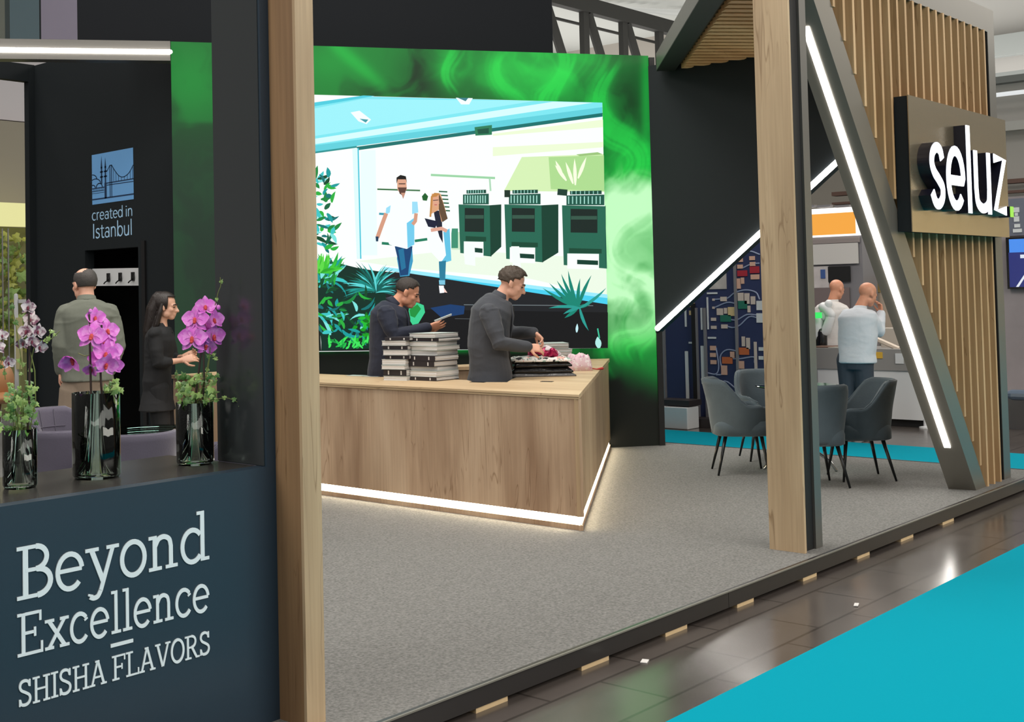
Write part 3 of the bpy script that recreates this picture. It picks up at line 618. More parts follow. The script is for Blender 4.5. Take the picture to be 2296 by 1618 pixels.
# ================================================================== FRONT WALL WITH LETTERING AND FLOWER COUNTER
YW = 3.69
XC = 3.145
w = MB().box((-.6, YW, .0), (3.19, YW + .06, .969)).build('wall_front', M['navy']); struct(w)
struct(MB().box((XC, YW, .969), (3.30, 3.985, 4.1), 0).build('wall_front_pillar', M['navy']))
struct(MB().box((XC - .004, YW + .012, .972), (XC, 3.985, 4.1)).build('wall_jamb', M['black_gloss']))
ct = thing('flower_counter', 'dark polished counter top behind the Beyond Excellence lettering, carrying the orchid vases', 'counter', (2, 4, .3))
MB().box((-.6, YW + .06, .935), (XC - .005, 4.31, .969)).build('worktop', mat('dark_polished_worktop', (62, 60, 58), .22, spec=.7), ct)
MB().box((-.6, YW + .061, .3), (XC - .005, 4.29, .935)).build('body', M['black'], ct)
lt = thing('wall_lettering', 'white slab-serif lettering Beyond Excellence SHISHA FLAVORS on the dark blue front wall', 'lettering', (2.08, YW, .3))
mb = MB(); word(mb, 'Beyond', SLAB, (2.084, YW - .004, .661), (1, 0, .006), (0, 0, 1), .772, .170, (0, .0038, 0)); mb.build('headline', M['white_txt'], lt)
mb = MB(); word(mb, 'Excellence', SLAB, (2.084, YW - .004, .481), (1, 0, 0), (0, 0, 1), .77, .137, (0, .0038, 0)); mb.build('headline', M['white_txt'], lt)
MB().box((2.433, YW - .004, .436), (2.524, YW - .0002, .448)).build('dash', M['white_txt'], lt)
mb = MB(); word(mb, 'SHISHA FLAVORS', SLAB, (2.084, YW - .004, .322), (1, 0, .002), (0, 0, 1), .77, .083, (0, .0038, 0)); mb.build('subline', M['white_txt'], lt)

# ================================================================== PORTAL: POSTS, STRUT, SLATS, FRAME
p = thing('portal_post', 'tall oak-clad post at the left end of the booth opening', 'post', (3.24, 3.6, 0), 0, 'oak posts of the booth front')
MB().box((3.19, 3.55, 0.0), (3.205, 3.695, 4.0)).build('side_board', M['wood_shaded'], p)
MB().box((3.19, 3.535, 0.0), (3.285, 3.55, 4.0)).build('front_board', M['wood_post'], p)
MB().box((3.205, 3.55, 0.0), (3.283, 3.688, 4.0)).build('core', M['black_deep'], p)
p = thing('portal_post', 'tall oak-faced post standing in the middle of the booth front', 'post', (7.3, 3.57, 0), 0, 'oak posts of the booth front')
MB().box((7.2, 3.462, 0.0), (7.225, 3.692, 4.0)).build('side_board', M['wood_post'], p)
MB().box((7.226, 3.485, 0.0), (7.37, 3.685, 4.0)).build('core', M['black_deep'], p)
MB().box((7.371, 3.47, 0.0), (7.462, 3.69, 4.0)).build('edge_post', M['grey_metal'], p)

# leaning strut with light
def st_l(z): return 10.187 - .785 * z + .022 * z * z
st = thing('leaning_strut', 'graphite strut leaning across the slatted wall with a bright light line on its flank', 'strut', (10.2, 3.57, 0))
a0 = np.array([10.19, 3.66, 0]); mb = MB()
zs = [0, .6, 1.2, 1.8, 2.4, 3.0, 3.55]
L0 = [(10.135 - .755 * z, z) for z in zs]; wdt = [.225 + .012 * z for z in zs]
vs = []; fs = []
for (x, z), w_ in zip(L0, wdt): vs += [(x, 3.66, z), (x + .045, 3.465, z), (x + .045 + w_, 3.465, z), (x + w_, 3.66, z)]
for i in range(len(zs) - 1):
    for k in range(4): q, e = i * 4 + k, i * 4 + (k + 1) % 4; fs.append((q, q + 4, e + 4, e))
fs += [(0, 1, 2, 3), tuple(4 * len(zs) - 1 - k for k in range(4))]
mb.add(vs, fs).build('body', mat('graphite_strut', (140, 136, 128), .36, .75), st)
def led_bar(p0, p1, wv, nv, w_, t_, parent, m, name='light_line'):
    p0, p1, wv, nv = [np.array(q, float) for q in (p0, p1, wv, nv)]; wv /= np.linalg.norm(wv); nv /= np.linalg.norm(nv)
    return MB().obox((p0 + p1) / 2 + nv * t_ / 2, p1 - p0, wv * w_, nv * t_).build(name, m, parent)
def sp(z, yy): k = (3.66 - yy) / .195; return np.array([10.135 - .755 * z + .045 * k, yy, z])
pa, pb = sp(.36, 3.565), sp(3.30, 3.565)
nrm = np.cross(pb - pa, np.array([.045, -.195, 0])); nrm /= np.linalg.norm(nrm); nrm = nrm if nrm[0] < 0 else -nrm
led_bar(pa, pb, (.045, -.195, 0), nrm, .045, .008, st, M['led'])

# slatted wall inside the portal
sw = thing('slatted_wall', 'wall of upright oak slats filling the right part of the portal', 'slatted wall', (10, 3.5, 0))
xs = [10.757 - .1514 * i for i in range(20)]
for i, x in enumerate(xs):
    ztop = 3.70
    zb = max(0.0, (10.405 - x + .034) / .743)
    MB().box((x - .034, 3.458, zb), (x, 3.60, ztop)).build('slat', M['wood_slat'], sw)
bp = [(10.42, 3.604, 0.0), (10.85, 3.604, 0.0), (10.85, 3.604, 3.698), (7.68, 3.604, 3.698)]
MB().prism(bp, (0, .03, 0)).build('backing_panel', M['wood_shaded'], sw)
pf = thing('gateway_surround', 'graphite frame around the slatted wall, right upright and top band', 'frame', (11, 3.5, 0))
MB().box((10.858, 3.47, 0), (11.02, 3.70, 3.90)).build('upright', M['grey_metal'], pf)
MB().box((10.852, 3.474, 0), (10.858, 3.70, 3.70)).build('inner_shade_sheet', M['black_deep'], pf)  # dark sheet giving the upright's inner side its shade
MB().box((7.463, 3.47, 3.70), (10.858, 3.70, 3.90)).build('top_band', M['grey_metal'], pf)

# brand sign
sg = thing('brand_sign', 'dark bronze box sign with glowing white lettering and a green dot on the slatted wall', 'sign', (9.8, 3.4, 2))
MB().box((8.81, 3.366, 1.99), (10.86, 3.462, 2.945)).build('sign_box', M['black'], sg)
MB().box((8.805, 3.36, 1.985), (10.865, 3.366, 2.95)).build('sign_face', mat('brushed_bronze_face', (178, 164, 138), .24, .85, noise=.06, nscale=3, stretch=(1, 1, 40)), sg)
M['letter_side'] = mat('letter_return_black', (20, 20, 34), .3)
M['letter_face'] = emis('letter_white', (240, 245, 255), 3.0)
YL = 3.275
def letter(strokes, x0, x1, z0, z1, wd, name='letter', fm=None):
    """strokes in a unit box; extruded black body with a lit face as its part"""
    wx = wd
    put = lambda px, py, y: (x0 + (x1 - x0) * px, y, z0 + (z1 - z0) * py)
    def world_pts(s): return [(x0 + (x1 - x0) * q[0], z0 + (z1 - z0) * q[1]) for q in s]
    b = MB(); fmesh = MB()
    for k, s in enumerate(strokes):
        s = world_pts(s)
        ribbon(b, s, wx, lambda px, py: (px, YL + k * .0006, py), (0, 3.36 - YL - k * .0006, 0)); ribbon(fmesh, s, wx * .9, lambda px, py: (px, YL - .006 - k * .0006, py), (0, .0055, 0))
    o = b.build(name, M['letter_side'], sg); o['_loc'] = [0, 0, 0]
    f_ = fmesh.build('lit_face', fm or M['letter_face'], None, org=(0, 0, 0)); f_.parent = o
    f_.location = (-sg['_loc'][0], -sg['_loc'][1], -sg['_loc'][2])
    return o
wd = .080; zb, zx, zl = 2.185, 2.59, 2.80
letter([spl([(.96, .80), (.82, .95), (.5, 1.0), (.16, .90), (.06, .72), (.24, .56), (.6, .44), (.92, .30), (.9, .12), (.6, .0), (.28, .03), (.03, .2)])], 8.96, 9.18, zb, zx, wd)
letter([[(.05, .46), (1.0, .46)] + arc(.5, .5, .5, .5, 0, 318, 24)], 9.285, 9.585, zb, zx, wd)
letter([[(0, 0), (0, 1)]], 9.713, 9.713, zb - .045, zl, wd)
letter([[(0, 1.08), (0, .36)] + spl([(0, .36), (.1, .1), (.5, 0), (.9, .1), (1, .36)]), [(1, 1.08), (1, -.1)]], 9.86, 10.145, zb, zx, wd)
letter([[(0, 1), (.96, 1), (.04, 0), (1, 0)]], 10.27, 10.53, zb, zx, wd)
letter([[(0, 0), (0, 1)]], 10.66, 10.66, 2.14, 2.225, .08, 'full_stop', emis('letter_green', (140, 205, 70), 1.3))

# ================================================================== BACK WALL: GREEN SMOKE LIGHTBOX + SCREEN
D = np.array([.80, -.60, 0]); N = np.array([.60, .80, 0]); G1 = np.array([10.857, 7.298, 0])    # wall runs along D, N points away from the aisle
def on_b(x, y, off=0): return on_plane(x, y, G1 - N * off, N)
def vnoise(X, Y, seed):
    rs = np.random.RandomState(seed); g = rs.rand(64, 64); xi = np.floor(X).astype(int); yi = np.floor(Y).astype(int); fx = X - xi; fy = Y - yi
    fx = fx * fx * (3 - 2 * fx); fy = fy * fy * (3 - 2 * fy); A = lambda a, b: g[a % 64, b % 64]
    return (A(xi, yi) * (1 - fx) + A(xi + 1, yi) * fx) * (1 - fy) + (A(xi, yi + 1) * (1 - fx) + A(xi + 1, yi + 1) * fx) * fy
def fbm(X, Y, seed, o=4): return sum(vnoise(X * 2 ** k, Y * 2 ** k, seed + k) * .5 ** k for k in range(o)) / (2 - .5 ** (o - 1))
NX, NZ = 460, 350
xl = on_b(387, 400); tl = (xl - G1) @ D; xr = on_b(1464, 500); tr = (xr - G1) @ D
def wall_top(t): zl_, zr_ = on_b(387, 93)[2], on_b(1455, 125)[2]; return zl_ + (zr_ - zl_) * (t - tl) / (tr - tl)
Tt, Kk = np.meshgrid(np.linspace(tl, tr, NX + 1), np.linspace(0, 1, NZ + 1)); Zz = Kk * wall_top(Tt)
P3 = G1[None, None] + Tt[..., None] * D; P3[..., 2] = Zz
q = (P3 - CP) @ RM.T; PX = CX + F * q[..., 0] / q[..., 2]; PY = CY + F * q[..., 1] / q[..., 2]
ss = lambda a, b, x: np.clip((x - a) / (b - a), 0, 1) ** 2 * (3 - 2 * np.clip((x - a) / (b - a), 0, 1))
def bump2(cx_, cy_, rx, ry): return np.exp(-((PX - cx_) / rx) ** 2 - ((PY - cy_) / ry) ** 2)
def blur(a, k):
    for ax in (0, 1):
        c = np.cumsum(np.pad(a, [(k + 1, k) if i == ax else (0, 0) for i in (0, 1)], mode='edge'), axis=ax)
        a = (np.take(c, range(2 * k + 1, c.shape[ax]), ax) - np.take(c, range(0, c.shape[ax] - 2 * k - 1), ax)) / (2 * k + 1)
    return a
# smoke strands: bundles of near-parallel threads drifting through a swirling field
SW = [(1010, 165, 26, 1), (1225, 150, 40, -1), (1400, 215, 55, 1), (1425, 360, 45, -1), (1395, 560, 60, 1), (1435, 690, 50, -1), (1120, 150, 60, 1), (1380, 760, 60, 1), (1330, 130, 40, -1)]
def drift(p):
    v = np.array([.15 * sin(p[1] / 60), -1.0])
    for x, y, r_, sg_ in SW:
        d_ = p - (x, y); k = np.exp(-(d_ @ d_) / (2 * r_ * r_)) * 2.6 * sg_; v = v + np.array([-d_[1], d_[0]]) / r_ * k * .55
    return v / (np.linalg.norm(v) + 1e-6)
def splat(bundles, seed):
    rs = np.random.RandomState(seed); acc = np.zeros((NZ + 1, NX + 1))
    # photo pixel -> grid index (affine fit of the wall)
    A_ = np.stack([PX.ravel()[::97], PY.ravel()[::97], PX.ravel()[::97] * PY.ravel()[::97], np.ones(PX.size)[::97]], 1)
    JJ, II = np.meshgrid(np.arange(NZ + 1), np.arange(NX + 1), indexing='ij')
    ci = np.linalg.lstsq(A_, II.ravel()[::97], rcond=None)[0]; cj = np.linalg.lstsq(A_, JJ.ravel()[::97], rcond=None)[0]
    for x, y, sx_, sy_, n_, L_, amp in bundles:
        for k in range(n_):
            p = np.array([x + sx_ * (rs.rand() - .5), y + sy_ * (rs.rand() - .5)]); a = amp * (.3 + rs.rand())
            for t_ in range(int(L_ / 2)):
                p = p + drift(p) * 2.0; e = np.array([p[0], p[1], p[0] * p[1], 1]); i_, j_ = int(e @ ci + .5), int(e @ cj + .5)
                if 0 <= i_ <= NX and 0 <= j_ <= NZ: acc[j_, i_] += a * sin(pi * t_ / (L_ / 2)) ** .7
    return acc
thr = splat([(1215, 260, 70, 40, 34, 170, 1), (1150, 225, 60, 30, 14, 130, .7), (1010, 205, 40, 30, 14, 120, .8), (1440, 330, 26, 60, 26, 230, 1), (1400, 420, 80, 60, 26, 260, .8), (1405, 640, 90, 120, 60, 260, 1.0),
             (1425, 800, 60, 60, 40, 260, .9), (1395, 300, 60, 60, 8, 120, .5), (1300, 200, 120, 20, 14, 110, .6), (1385, 860, 20, 20, 8, 90, .4)], 4)
fine = np.clip(blur(thr, 1) * .8, 0, 1.0); soft = np.clip(blur(blur(thr, 5), 5) * 1.5, 0, 1.0)
wx_ = fbm(PX / 120, PY / 120, 5, 3); wy_ = fbm(PX / 120, PY / 120, 9, 3)
n1 = fbm(PX / 130 + 2.2 * wx_, PY / 170 + 2.2 * wy_, 21, 5); cl = ss(.36, .68, n1); n2 = fbm(PX / 70 + 3 * wy_, PY / 110 + 3 * wx_, 33, 5); c2 = ss(.38, .66, n2)
g = .30 + .22 * cl - .07 * ss(1050, 900, PX)
g += .14 * bump2(430, 190, 80, 90) - .07 * ss(300, 700, PY) * (PX < 600)
g += .36 * bump2(1190, 150, 90, 55) * (.5 + c2) + .16 * bump2(1010, 160, 50, 36) + .10 * bump2(740, 140, 60, 40) + .22 * bump2(1300, 150, 50, 35)
g += .30 * bump2(1415, 395, 60, 60) * (.4 + c2) + .30 * bump2(1449, 230, 12, 170) - .16 * bump2(1392, 250, 50, 75) - .14 * bump2(930, 170, 50, 70) - .10 * bump2(830, 195, 25, 26)
g += .34 * fine + .20 * soft
dgl = np.exp(-((PY - (100 + (PX - 750) * .86)) / 20) ** 2) * ss(700, 760, PX) * ss(900, 820, PX); g += .26 * dgl
wht = (ss(385, 470, PY + 110 * (n1 - .5)) * ss(800, 640, PY)) * ss(1330, 1375, PX)          # the pale thick smoke on the right
wht = wht * (-.02 + .50 * cl + .40 * c2 + .45 * soft + .3 * fine) + .85 * bump2(1405, 460, 75, 20) * (PX > 1330)
g += .34 * wht + .18 * (PX > 1330) * ss(420, 480, PY) * ss(830, 720, PY)
low = ss(780, 905, PY + .40 * (1470 - PX) * (PX > 1300) - 20 + 90 * (n1 - .5)); g *= 1 - .96 * low * (PX > 1000); g *= 1 - .93 * ss(775, 800, PY) * ss(1250, 1230, PX) * (PX > 600)
g *= np.where(PX < 600, .36 + .46 * ss(640, 230, PY), 1)
g = .98 * (1 - np.exp(-1.6 * np.clip(g, .01, 2)))
wv = np.clip(wht, 0, 1.05)[..., None]
c0 = np.stack([.003 + .02 * g ** 3, .004 + .90 * g ** 2.1, .003 + .085 * g ** 1.7], -1)
c0 = c0 * (1 - .80 * np.clip(wv, 0, 1)) + np.array([.62, 1.0, .60]) * .85 * wv
lf = ((PX < 700) * ss(150, 420, PY))[..., None] * .55; grey = np.array([.018, .045, .028]); c0 = c0 * (1 - lf) + (grey + c0 * .12) * lf
mb = MB(); mb.v = [tuple(p) for p in P3.reshape(-1, 3)]
mb.f = [(j * (NX + 1) + i, j * (NX + 1) + i + 1, (j + 1) * (NX + 1) + i + 1, (j + 1) * (NX + 1) + i) for j in range(NZ) for i in range(NX)]; mb.mi = [0] * len(mb.f)
bw = thing('smoke_lightbox_wall', 'tall backlit wall printed with swirling green smoke around the video screen', 'lightbox wall', (9.5, 8.4, 0))
pic = mb.build('smoke_print', attr_emis('smoke_print', 1.0, .012, .5), bw)
ca = pic.data.color_attributes.new('picture', 'FLOAT_COLOR', 'POINT'); rgba = np.ones((len(mb.v), 4), np.float32); rgba[:, :3] = c0.reshape(-1, 3); ca.data.foreach_set('color', rgba.ravel())
MB().prism([G1 + D * tl + N * .004, G1 + D * (tr + .04) + N * .004, G1 + D * (tr + .04) + N * .18, G1 + D * tl + N * .18], (0, 0, 4.03)).build('casing', M['black_deep'], bw)
MB().prism([G1 + D * (tr + .001) - N * .02, G1 + D * (tr + .06) - N * .02, G1 + D * (tr + .06) + N * .002, G1 + D * (tr + .001) + N * .002], (0, 0, 4.05)).build('edge_trim', M['black_deep'], bw)
struct(MB().prism([on_b(168, 0) * (1, 1, 0) + N * .25, on_b(1253, 0) * (1, 1, 0) + N * .25, on_b(1253, 0) * (1, 1, 0) + N * .4, on_b(168, 0) * (1, 1, 0) + N * .4], (0, 0, 2.4)).build('wall_header', mat('black_header_fabric', (26, 28, 31), .9, spec=.08)))
o = bpy.data.objects['wall_header']; o.location.z = 4.06


# ------------------------------------------------------------------ the video screen and its picture
OFFS = .02
sc_ = thing('video_screen', 'large glowing video screen showing a glass-walled plant hall with two walking people', 'screen', (9.7, 8.2, 1))
def on_s(x, y, o=0): return on_plane(x, y, G1 - N * (OFFS + .03 + o), N)
TL, TR, BR, BL = [on_s(*q_) for q_ in ((660, 212.5), (1350.5, 230), (1363, 780), (660, 788.5))]
MB().prism([p_ for p_ in (TL, TR, BR, BL)], N * .045).build('housing', M['plastic_black'], sc_)
SP = []                                                     # (colour, photo polygon) in drawing order
def pg(c, *pts): SP.append((c, pts))
def strip(c, w_, *pts):
    P = [np.array(p_, float) for p_ in pts]; Lf, Rt = [], []
    for i in range(len(P)):
        t_ = P[min(i + 1, len(P) - 1)] - P[max(i - 1, 0)]; t_ /= np.linalg.norm(t_) + 1e-9; n_ = np.array([-t_[1], t_[0]]) * w_ / 2; Lf.append(P[i] + n_); Rt.append(P[i] - n_)
    for i in range(len(P) - 1): SP.append((c, (Lf[i], Lf[i + 1], Rt[i + 1], Rt[i])))
def leaf_(c, x, y, ang, ln, wd_, bend=0):
    pts = []; Q = []
    for i in range(6):
        k = i / 5; a_ = ang + bend * k; x2 = x + cos(a_) * ln * k; y2 = y - sin(a_) * ln * k; w2 = wd_ * sin(pi * min(1, .12 + k * .88)) * .5
        pts.append((x2 + sin(a_) * w2, y2 + cos(a_) * w2)); Q.append((x2 - sin(a_) * w2, y2 - cos(a_) * w2))
    SP.append((c, tuple(pts + Q[::-1])))
WHT = (240, 247, 243)
pg(WHT, (600, 211), (1350.5, 230), (1363, 780), (600, 789))
# cyan ceiling
pg((120, 222, 232), (690, 240), (820, 216), (1350.5, 230), (1350.5, 262), (690, 338))
pg((150, 232, 240), (690, 252), (812, 222), (1200, 226), (690, 312))
pg((72, 196, 214), (690, 236), (815, 214), (840, 215), (690, 246))
pg((205, 244, 248), (690, 318), (1240, 228), (1330, 230), (690, 330))
pg((92, 200, 212), (690, 332), (1350.6, 240), (1350.8, 254), (690, 346))
pg((20, 108, 104), (800, 329), (1351, 253), (1351, 261), (800, 337))
strip((40, 140, 140), 4, (690, 344), (800, 329))
pg((235, 250, 250), (786, 252), (806, 248), (832, 268), (822, 278), (804, 272)); pg((60, 150, 160), (806, 266), (826, 268), (820, 275))
pg((235, 250, 250), (1022, 219), (1060, 220), (1052, 234), (1034, 234)); pg((50, 120, 130), (1026, 219), (1050, 219.5), (1044, 227))
pg((40, 120, 84), (1064, 285), (1103, 280), (1103, 302), (1066, 304)); pg((20, 80, 60), (1070, 290), (1096, 287), (1096, 299), (1072, 300))
# wall of glass
pg((214, 240, 240), (790, 333), (803, 332), (808, 580), (800, 580)); strip((70, 190, 210), 3, (803, 332), (809, 580))
pg((226, 246, 246), (808, 338), (842, 336), (846, 572), (810, 572))
pg((228, 242, 206), (1105, 300), (1352, 268), (1353, 330), (1105, 350)); pg((206, 232, 176), (1170, 352), (1353, 345), (1355, 430), (1130, 428))
pg((168, 212, 140), (1230, 352), (1354, 348), (1355, 428), (1235, 424)); pg(WHT, (1100, 305), (1352, 285), (1352, 318), (1105, 330))
for x_, y_, a_, l_ in ((1285, 412, 1.9, 52), (1290, 415, 1.6, 60), (1270, 405, 2.2, 44), (1296, 400, 1.2, 52), (1262, 396, 2.0, 40)): leaf_((238, 246, 216), x_, y_, a_, l_, 8)
pg((150, 190, 120), (1292, 346), (1340, 341), (1352, 346), (1300, 350))
strip((150, 205, 160), 5, (966, 392), (1110, 399)); strip((60, 110, 70), 3.5, (846, 424), (942, 427)); strip((170, 210, 180), 4, (1098, 400), (1100, 428))
for k in range(6): strip((30, 90, 60), 3, (984 + k, 429 + 8.5 * k), (1003 + k * 1.2, 430 + 8.5 * k))
strip((60, 150, 170), 5, (850, 479), (866, 480)); strip((30, 120, 90), 6, (856, 545), (880, 547)); strip((30, 120, 90), 6, (930, 540), (958, 536))
pg((26, 90, 40), (946, 440), (953, 432), (960, 440), (957, 450), (948, 449))
# floor of the plant hall
pg((228, 240, 222), (800, 585), (1020, 560), (1359, 580), (1361, 665), (1190, 625), (900, 600)); pg((200, 226, 196), (1012, 520), (1040, 520), (1040, 560), (1012, 560))
# machines
def machine(x0, x1, xs, y0, y1, yb):
    pg((38, 100, 80), (x0, y0), (x1, y0 + 2), (x1 + 4, yb), (x0 + 4, yb - 8)); pg((22, 62, 48), (x1, y0 + 2), (xs, y0), (xs, yb - 22), (x1 + 2, yb))
    pg((30, 84, 70), (x0 + 10, y0 - 22), (x1 - 2, y0 - 24), (x1 - 2, y0), (x0 + 10, y0)); w_ = x1 - x0
    for k in range(9): strip((150, 205, 190), 2.6, (x0 + 15 + k * (w_ - 22) / 8.5, y0 - 20), (x0 + 15 + k * (w_ - 22) / 8.5, y0 - 3))
    strip((24, 72, 60), 8, (x0 + 18, y0 - 28), (x1 - 8, y0 - 29))
    for k in range(7): strip((140, 196, 182), 2, (x0 + 22 + k * (w_ - 34) / 6.5, y0 - 32), (x0 + 22 + k * (w_ - 34) / 6.5, y0 - 25))
    a, b = x0 + w_ * .2, x1 - w_ * .18
    pg((26, 40, 36), (a, y0 + 8), (b, y0 + 9), (b, y0 + 62), (a, y0 + 61)); pg((52, 84, 70), (a + 1, y0 + 24), (b - 1, y0 + 24), (b - 1, y0 + 32), (a + 1, y0 + 32))
    pg(WHT, (x0 + 12, yb - 34), (x1 - 14, yb - 33), (x1 - 14, yb + 2), (x0 + 12, yb)); pg((24, 70, 52), (x0 + 16, yb - 46), (x1 - 8, yb - 44), (x1 - 8, yb - 34), (x0 + 16, yb - 35))
    pg((18, 60, 48), (x0 + 34, yb - 20), (x1 - 16, yb - 18), (x1 - 16, yb - 8), (x0 + 34, yb - 10))
machine(1028, 1098, 1124, 458, 560, 575); machine(1131, 1214, 1252, 458, 570, 588); machine(1260, 1357, 1358, 460, 585, 602)
pg((60, 140, 110), (1012, 512), (1027, 512), (1027, 556), (1012, 556)); pg((236, 246, 240), (1040, 546), (1064, 546), (1066, 596), (1042, 592)); pg((236, 246, 240), (1146, 552), (1164, 552), (1168, 600), (1150, 598))
strip((30, 50, 40), 16, (1131, 434), (1144, 434)); strip((30, 60, 50), 14, (1250, 430), (1272, 432))
# dark walkway and cyan kerb
pg((70, 200, 232), (895, 604), (1362, 668), (1362, 684), (895, 616)); pg((150, 226, 244), (860, 598), (1362, 660), (1362, 668), (860, 606))
pg((30, 32, 36), (720, 600), (915, 612), (1362, 682), (1363, 780), (720, 787)); pg((18, 19, 22), (720, 690), (1363, 700), (1363, 780), (720, 787))
pg((24, 58, 104), (965, 690), (1010, 682), (1042, 686), (1040, 704), (990, 712)); strip((110, 120, 124), 1.6, (1040, 683), (1330, 685)); strip((70, 76, 80), 1.5, (1020, 714), (1075, 715))
# tropical plants
pg((12, 22, 20), (690, 540), (698, 560), (702, 640), (716, 700), (720, 787), (690, 787))
rs_ = random.Random(8)
GR = [(14, 96, 62), (24, 130, 60), (20, 150, 150), (60, 190, 190), (10, 70, 40), (40, 170, 60), (120, 220, 214), (18, 110, 110)]
pg((10, 46, 36), (690, 600), (740, 585), (800, 600), (860, 610), (868, 690), (845, 780), (722, 786), (712, 690))
for k in range(58): leaf_(rs_.choice(GR), rs_.uniform(690, 745), rs_.uniform(395, 560), rs_.uniform(-.9, 1.8), rs_.uniform(14, 34), rs_.uniform(6, 11), rs_.uniform(-.6, .6))
for k in range(60): a_ = rs_.uniform(.1, 2.9); leaf_(rs_.choice(GR), 725 + rs_.uniform(-25, 25), 625 + rs_.uniform(-8, 20), a_, rs_.uniform(28, 62), rs_.uniform(5, 10), rs_.uniform(-.9, .9))
for k in range(70): a_ = pi * k / 69; leaf_(rs_.choice([(20, 128, 120), (30, 150, 140), (14, 92, 86), (90, 206, 206), (12, 76, 60)]), 838 + rs_.uniform(-6, 6), 652 + rs_.uniform(-4, 4), a_, rs_.uniform(42, 74), rs_.uniform(3, 5), (.5 if a_ < 1.5 else -.5) * -.6)
for k in range(26): leaf_(rs_.choice([(60, 190, 50), (40, 160, 40), (90, 210, 70)]), 718 + rs_.uniform(-12, 12), 612, rs_.uniform(.1, 2.6), rs_.uniform(28, 52), 7, rs_.uniform(-.5, .5))
for k in range(70): leaf_(rs_.choice(GR), rs_.uniform(715, 835), rs_.uniform(650, 760), rs_.uniform(-1.4, 3.4), rs_.uniform(18, 44), rs_.uniform(5, 9), rs_.uniform(-.8, .8))
for k in range(30): leaf_(rs_.choice([(20, 150, 30), (30, 180, 50), (14, 110, 24)]), rs_.uniform(800, 840), rs_.uniform(705, 765), rs_.uniform(0, 6.2), rs_.uniform(8, 18), 8)
for k in range(26): leaf_(rs_.choice([(30, 180, 70), (60, 220, 90), (20, 140, 60)]), rs_.uniform(722, 830), rs_.uniform(768, 782), rs_.uniform(.2, 2.9), rs_.uniform(10, 30), 5)
for a_, l_ in ((2.55, 90), (2.35, 82), (2.15, 90), (1.95, 92), (1.62, 70), (1.3, 84), (2.75, 96), (.4, 30), (3.9, 40)): leaf_((22, 128, 110), 1296, 690, a_, l_ * .95, 8, -.12)
for a_, l_ in ((-1.4, 55), (3.3, 40), (2.95, 70), (.45, 75)): leaf_((40, 150, 140), 1300, 690, a_, l_, 7, .2)
leaf_((190, 230, 236), 1293, 745, 1.5, 20, 6); leaf_((170, 226, 220), 1343, 780, 1.7, 26, 14); strip((60, 190, 150), 3, (1340, 736), (1344, 758))
pg((60, 200, 140), (917, 690), (930, 676), (950, 684), (953, 700), (938, 725), (925, 728), (915, 712)); pg((30, 140, 60), (918, 694), (936, 682), (944, 692), (930, 712), (920, 708))
# two walking people in the video
HAIR = (22, 20, 20); FACE = (214, 160, 132)
pg((60, 150, 190), (893, 550), (924, 552), (926, 585), (918, 618), (897, 620), (890, 580)); pg((24, 66, 112), (885, 552), (925, 552), (918, 590), (915, 616), (897, 618), (893, 585)); pg((34, 110, 150), (893, 560), (905, 556), (910, 600), (900, 606))
pg((238, 246, 250), (868, 452), (892, 436), (914, 436), (930, 448), (938, 470), (926, 484), (928, 548), (912, 558), (884, 551), (873, 548), (862, 520), (866, 480)); pg((110, 196, 228), (912, 500), (929, 488), (929, 548), (914, 556))
pg((150, 214, 238), (866, 466), (876, 460), (874, 476), (864, 482)); pg((150, 214, 238), (924, 452), (936, 452), (938, 476), (924, 480))
strip((206, 150, 124), 9, (866, 478), (856, 505), (846, 533)); strip((206, 150, 124), 8, (933, 478), (931, 496), (925, 503)); pg((30, 60, 90), (842, 530), (849, 530), (848, 541), (843, 541))
pg(FACE, (890, 400), (911, 400), (912, 424), (906, 434), (897, 434), (891, 424)); pg(HAIR, (889, 412), (889, 398), (898, 392), (910, 395), (913, 412), (910, 402), (892, 402)); pg((90, 62, 52), (892, 420), (912, 420), (908, 434), (902, 438), (896, 434)); strip((40, 30, 28), 2, (894, 412), (909, 412))
pg((190, 140, 118), (899, 432), (909, 432), (904, 446))
pg((238, 246, 250), (962, 490), (972, 470), (990, 468), (1004, 480), (1014, 505), (1008, 560), (1010, 576), (988, 588), (962, 560), (958, 520)); pg((30, 34, 50), (972, 472), (990, 472), (993, 545), (985, 530), (978, 505))
pg((96, 188, 220), (994, 520), (1008, 512), (1012, 584), (986, 592), (1000, 572)); pg((40, 120, 150), (984, 586), (1000, 584), (998, 634), (986, 634)); pg((120, 190, 214), (984, 628), (998, 628), (998, 638), (985, 638))
pg((240, 240, 244), (984, 640), (995, 640), (996, 656), (986, 657)); pg((236, 200, 190), (995, 644), (1003, 656), (996, 655))
pg((214, 160, 120), (968, 434), (988, 434), (1000, 474), (990, 498), (984, 470), (966, 480)); pg((96, 74, 54), (984, 434), (992, 450), (1004, 490), (992, 498), (984, 470)); pg((190, 132, 70), (966, 440), (974, 432), (986, 433), (970, 450), (967, 486), (963, 486))
pg(FACE, (970, 442), (983, 440), (985, 456), (978, 465), (971, 458)); strip((60, 44, 40), 1.6, (971, 449), (983, 448)); strip((180, 80, 80), 1.6, (974, 459), (980, 459))
pg((26, 30, 54), (952, 489), (982, 496), (976, 511), (960, 508)); strip((214, 160, 140), 8, (966, 516), (990, 512), (1002, 518))
rgb = []; mb = MB()
n_sp = len(SP)
for k, (c, pts) in enumerate(SP):
    P_ = [on_s(660 if abs(p_[0] - 690) < .01 else np.clip(p_[0], 660, 1363), p_[1], .0008 + .0016 * k / n_sp) for p_ in pts]; mb.face([tuple(q_) for q_ in P_]); rgb += [lin(c)] * len(P_)
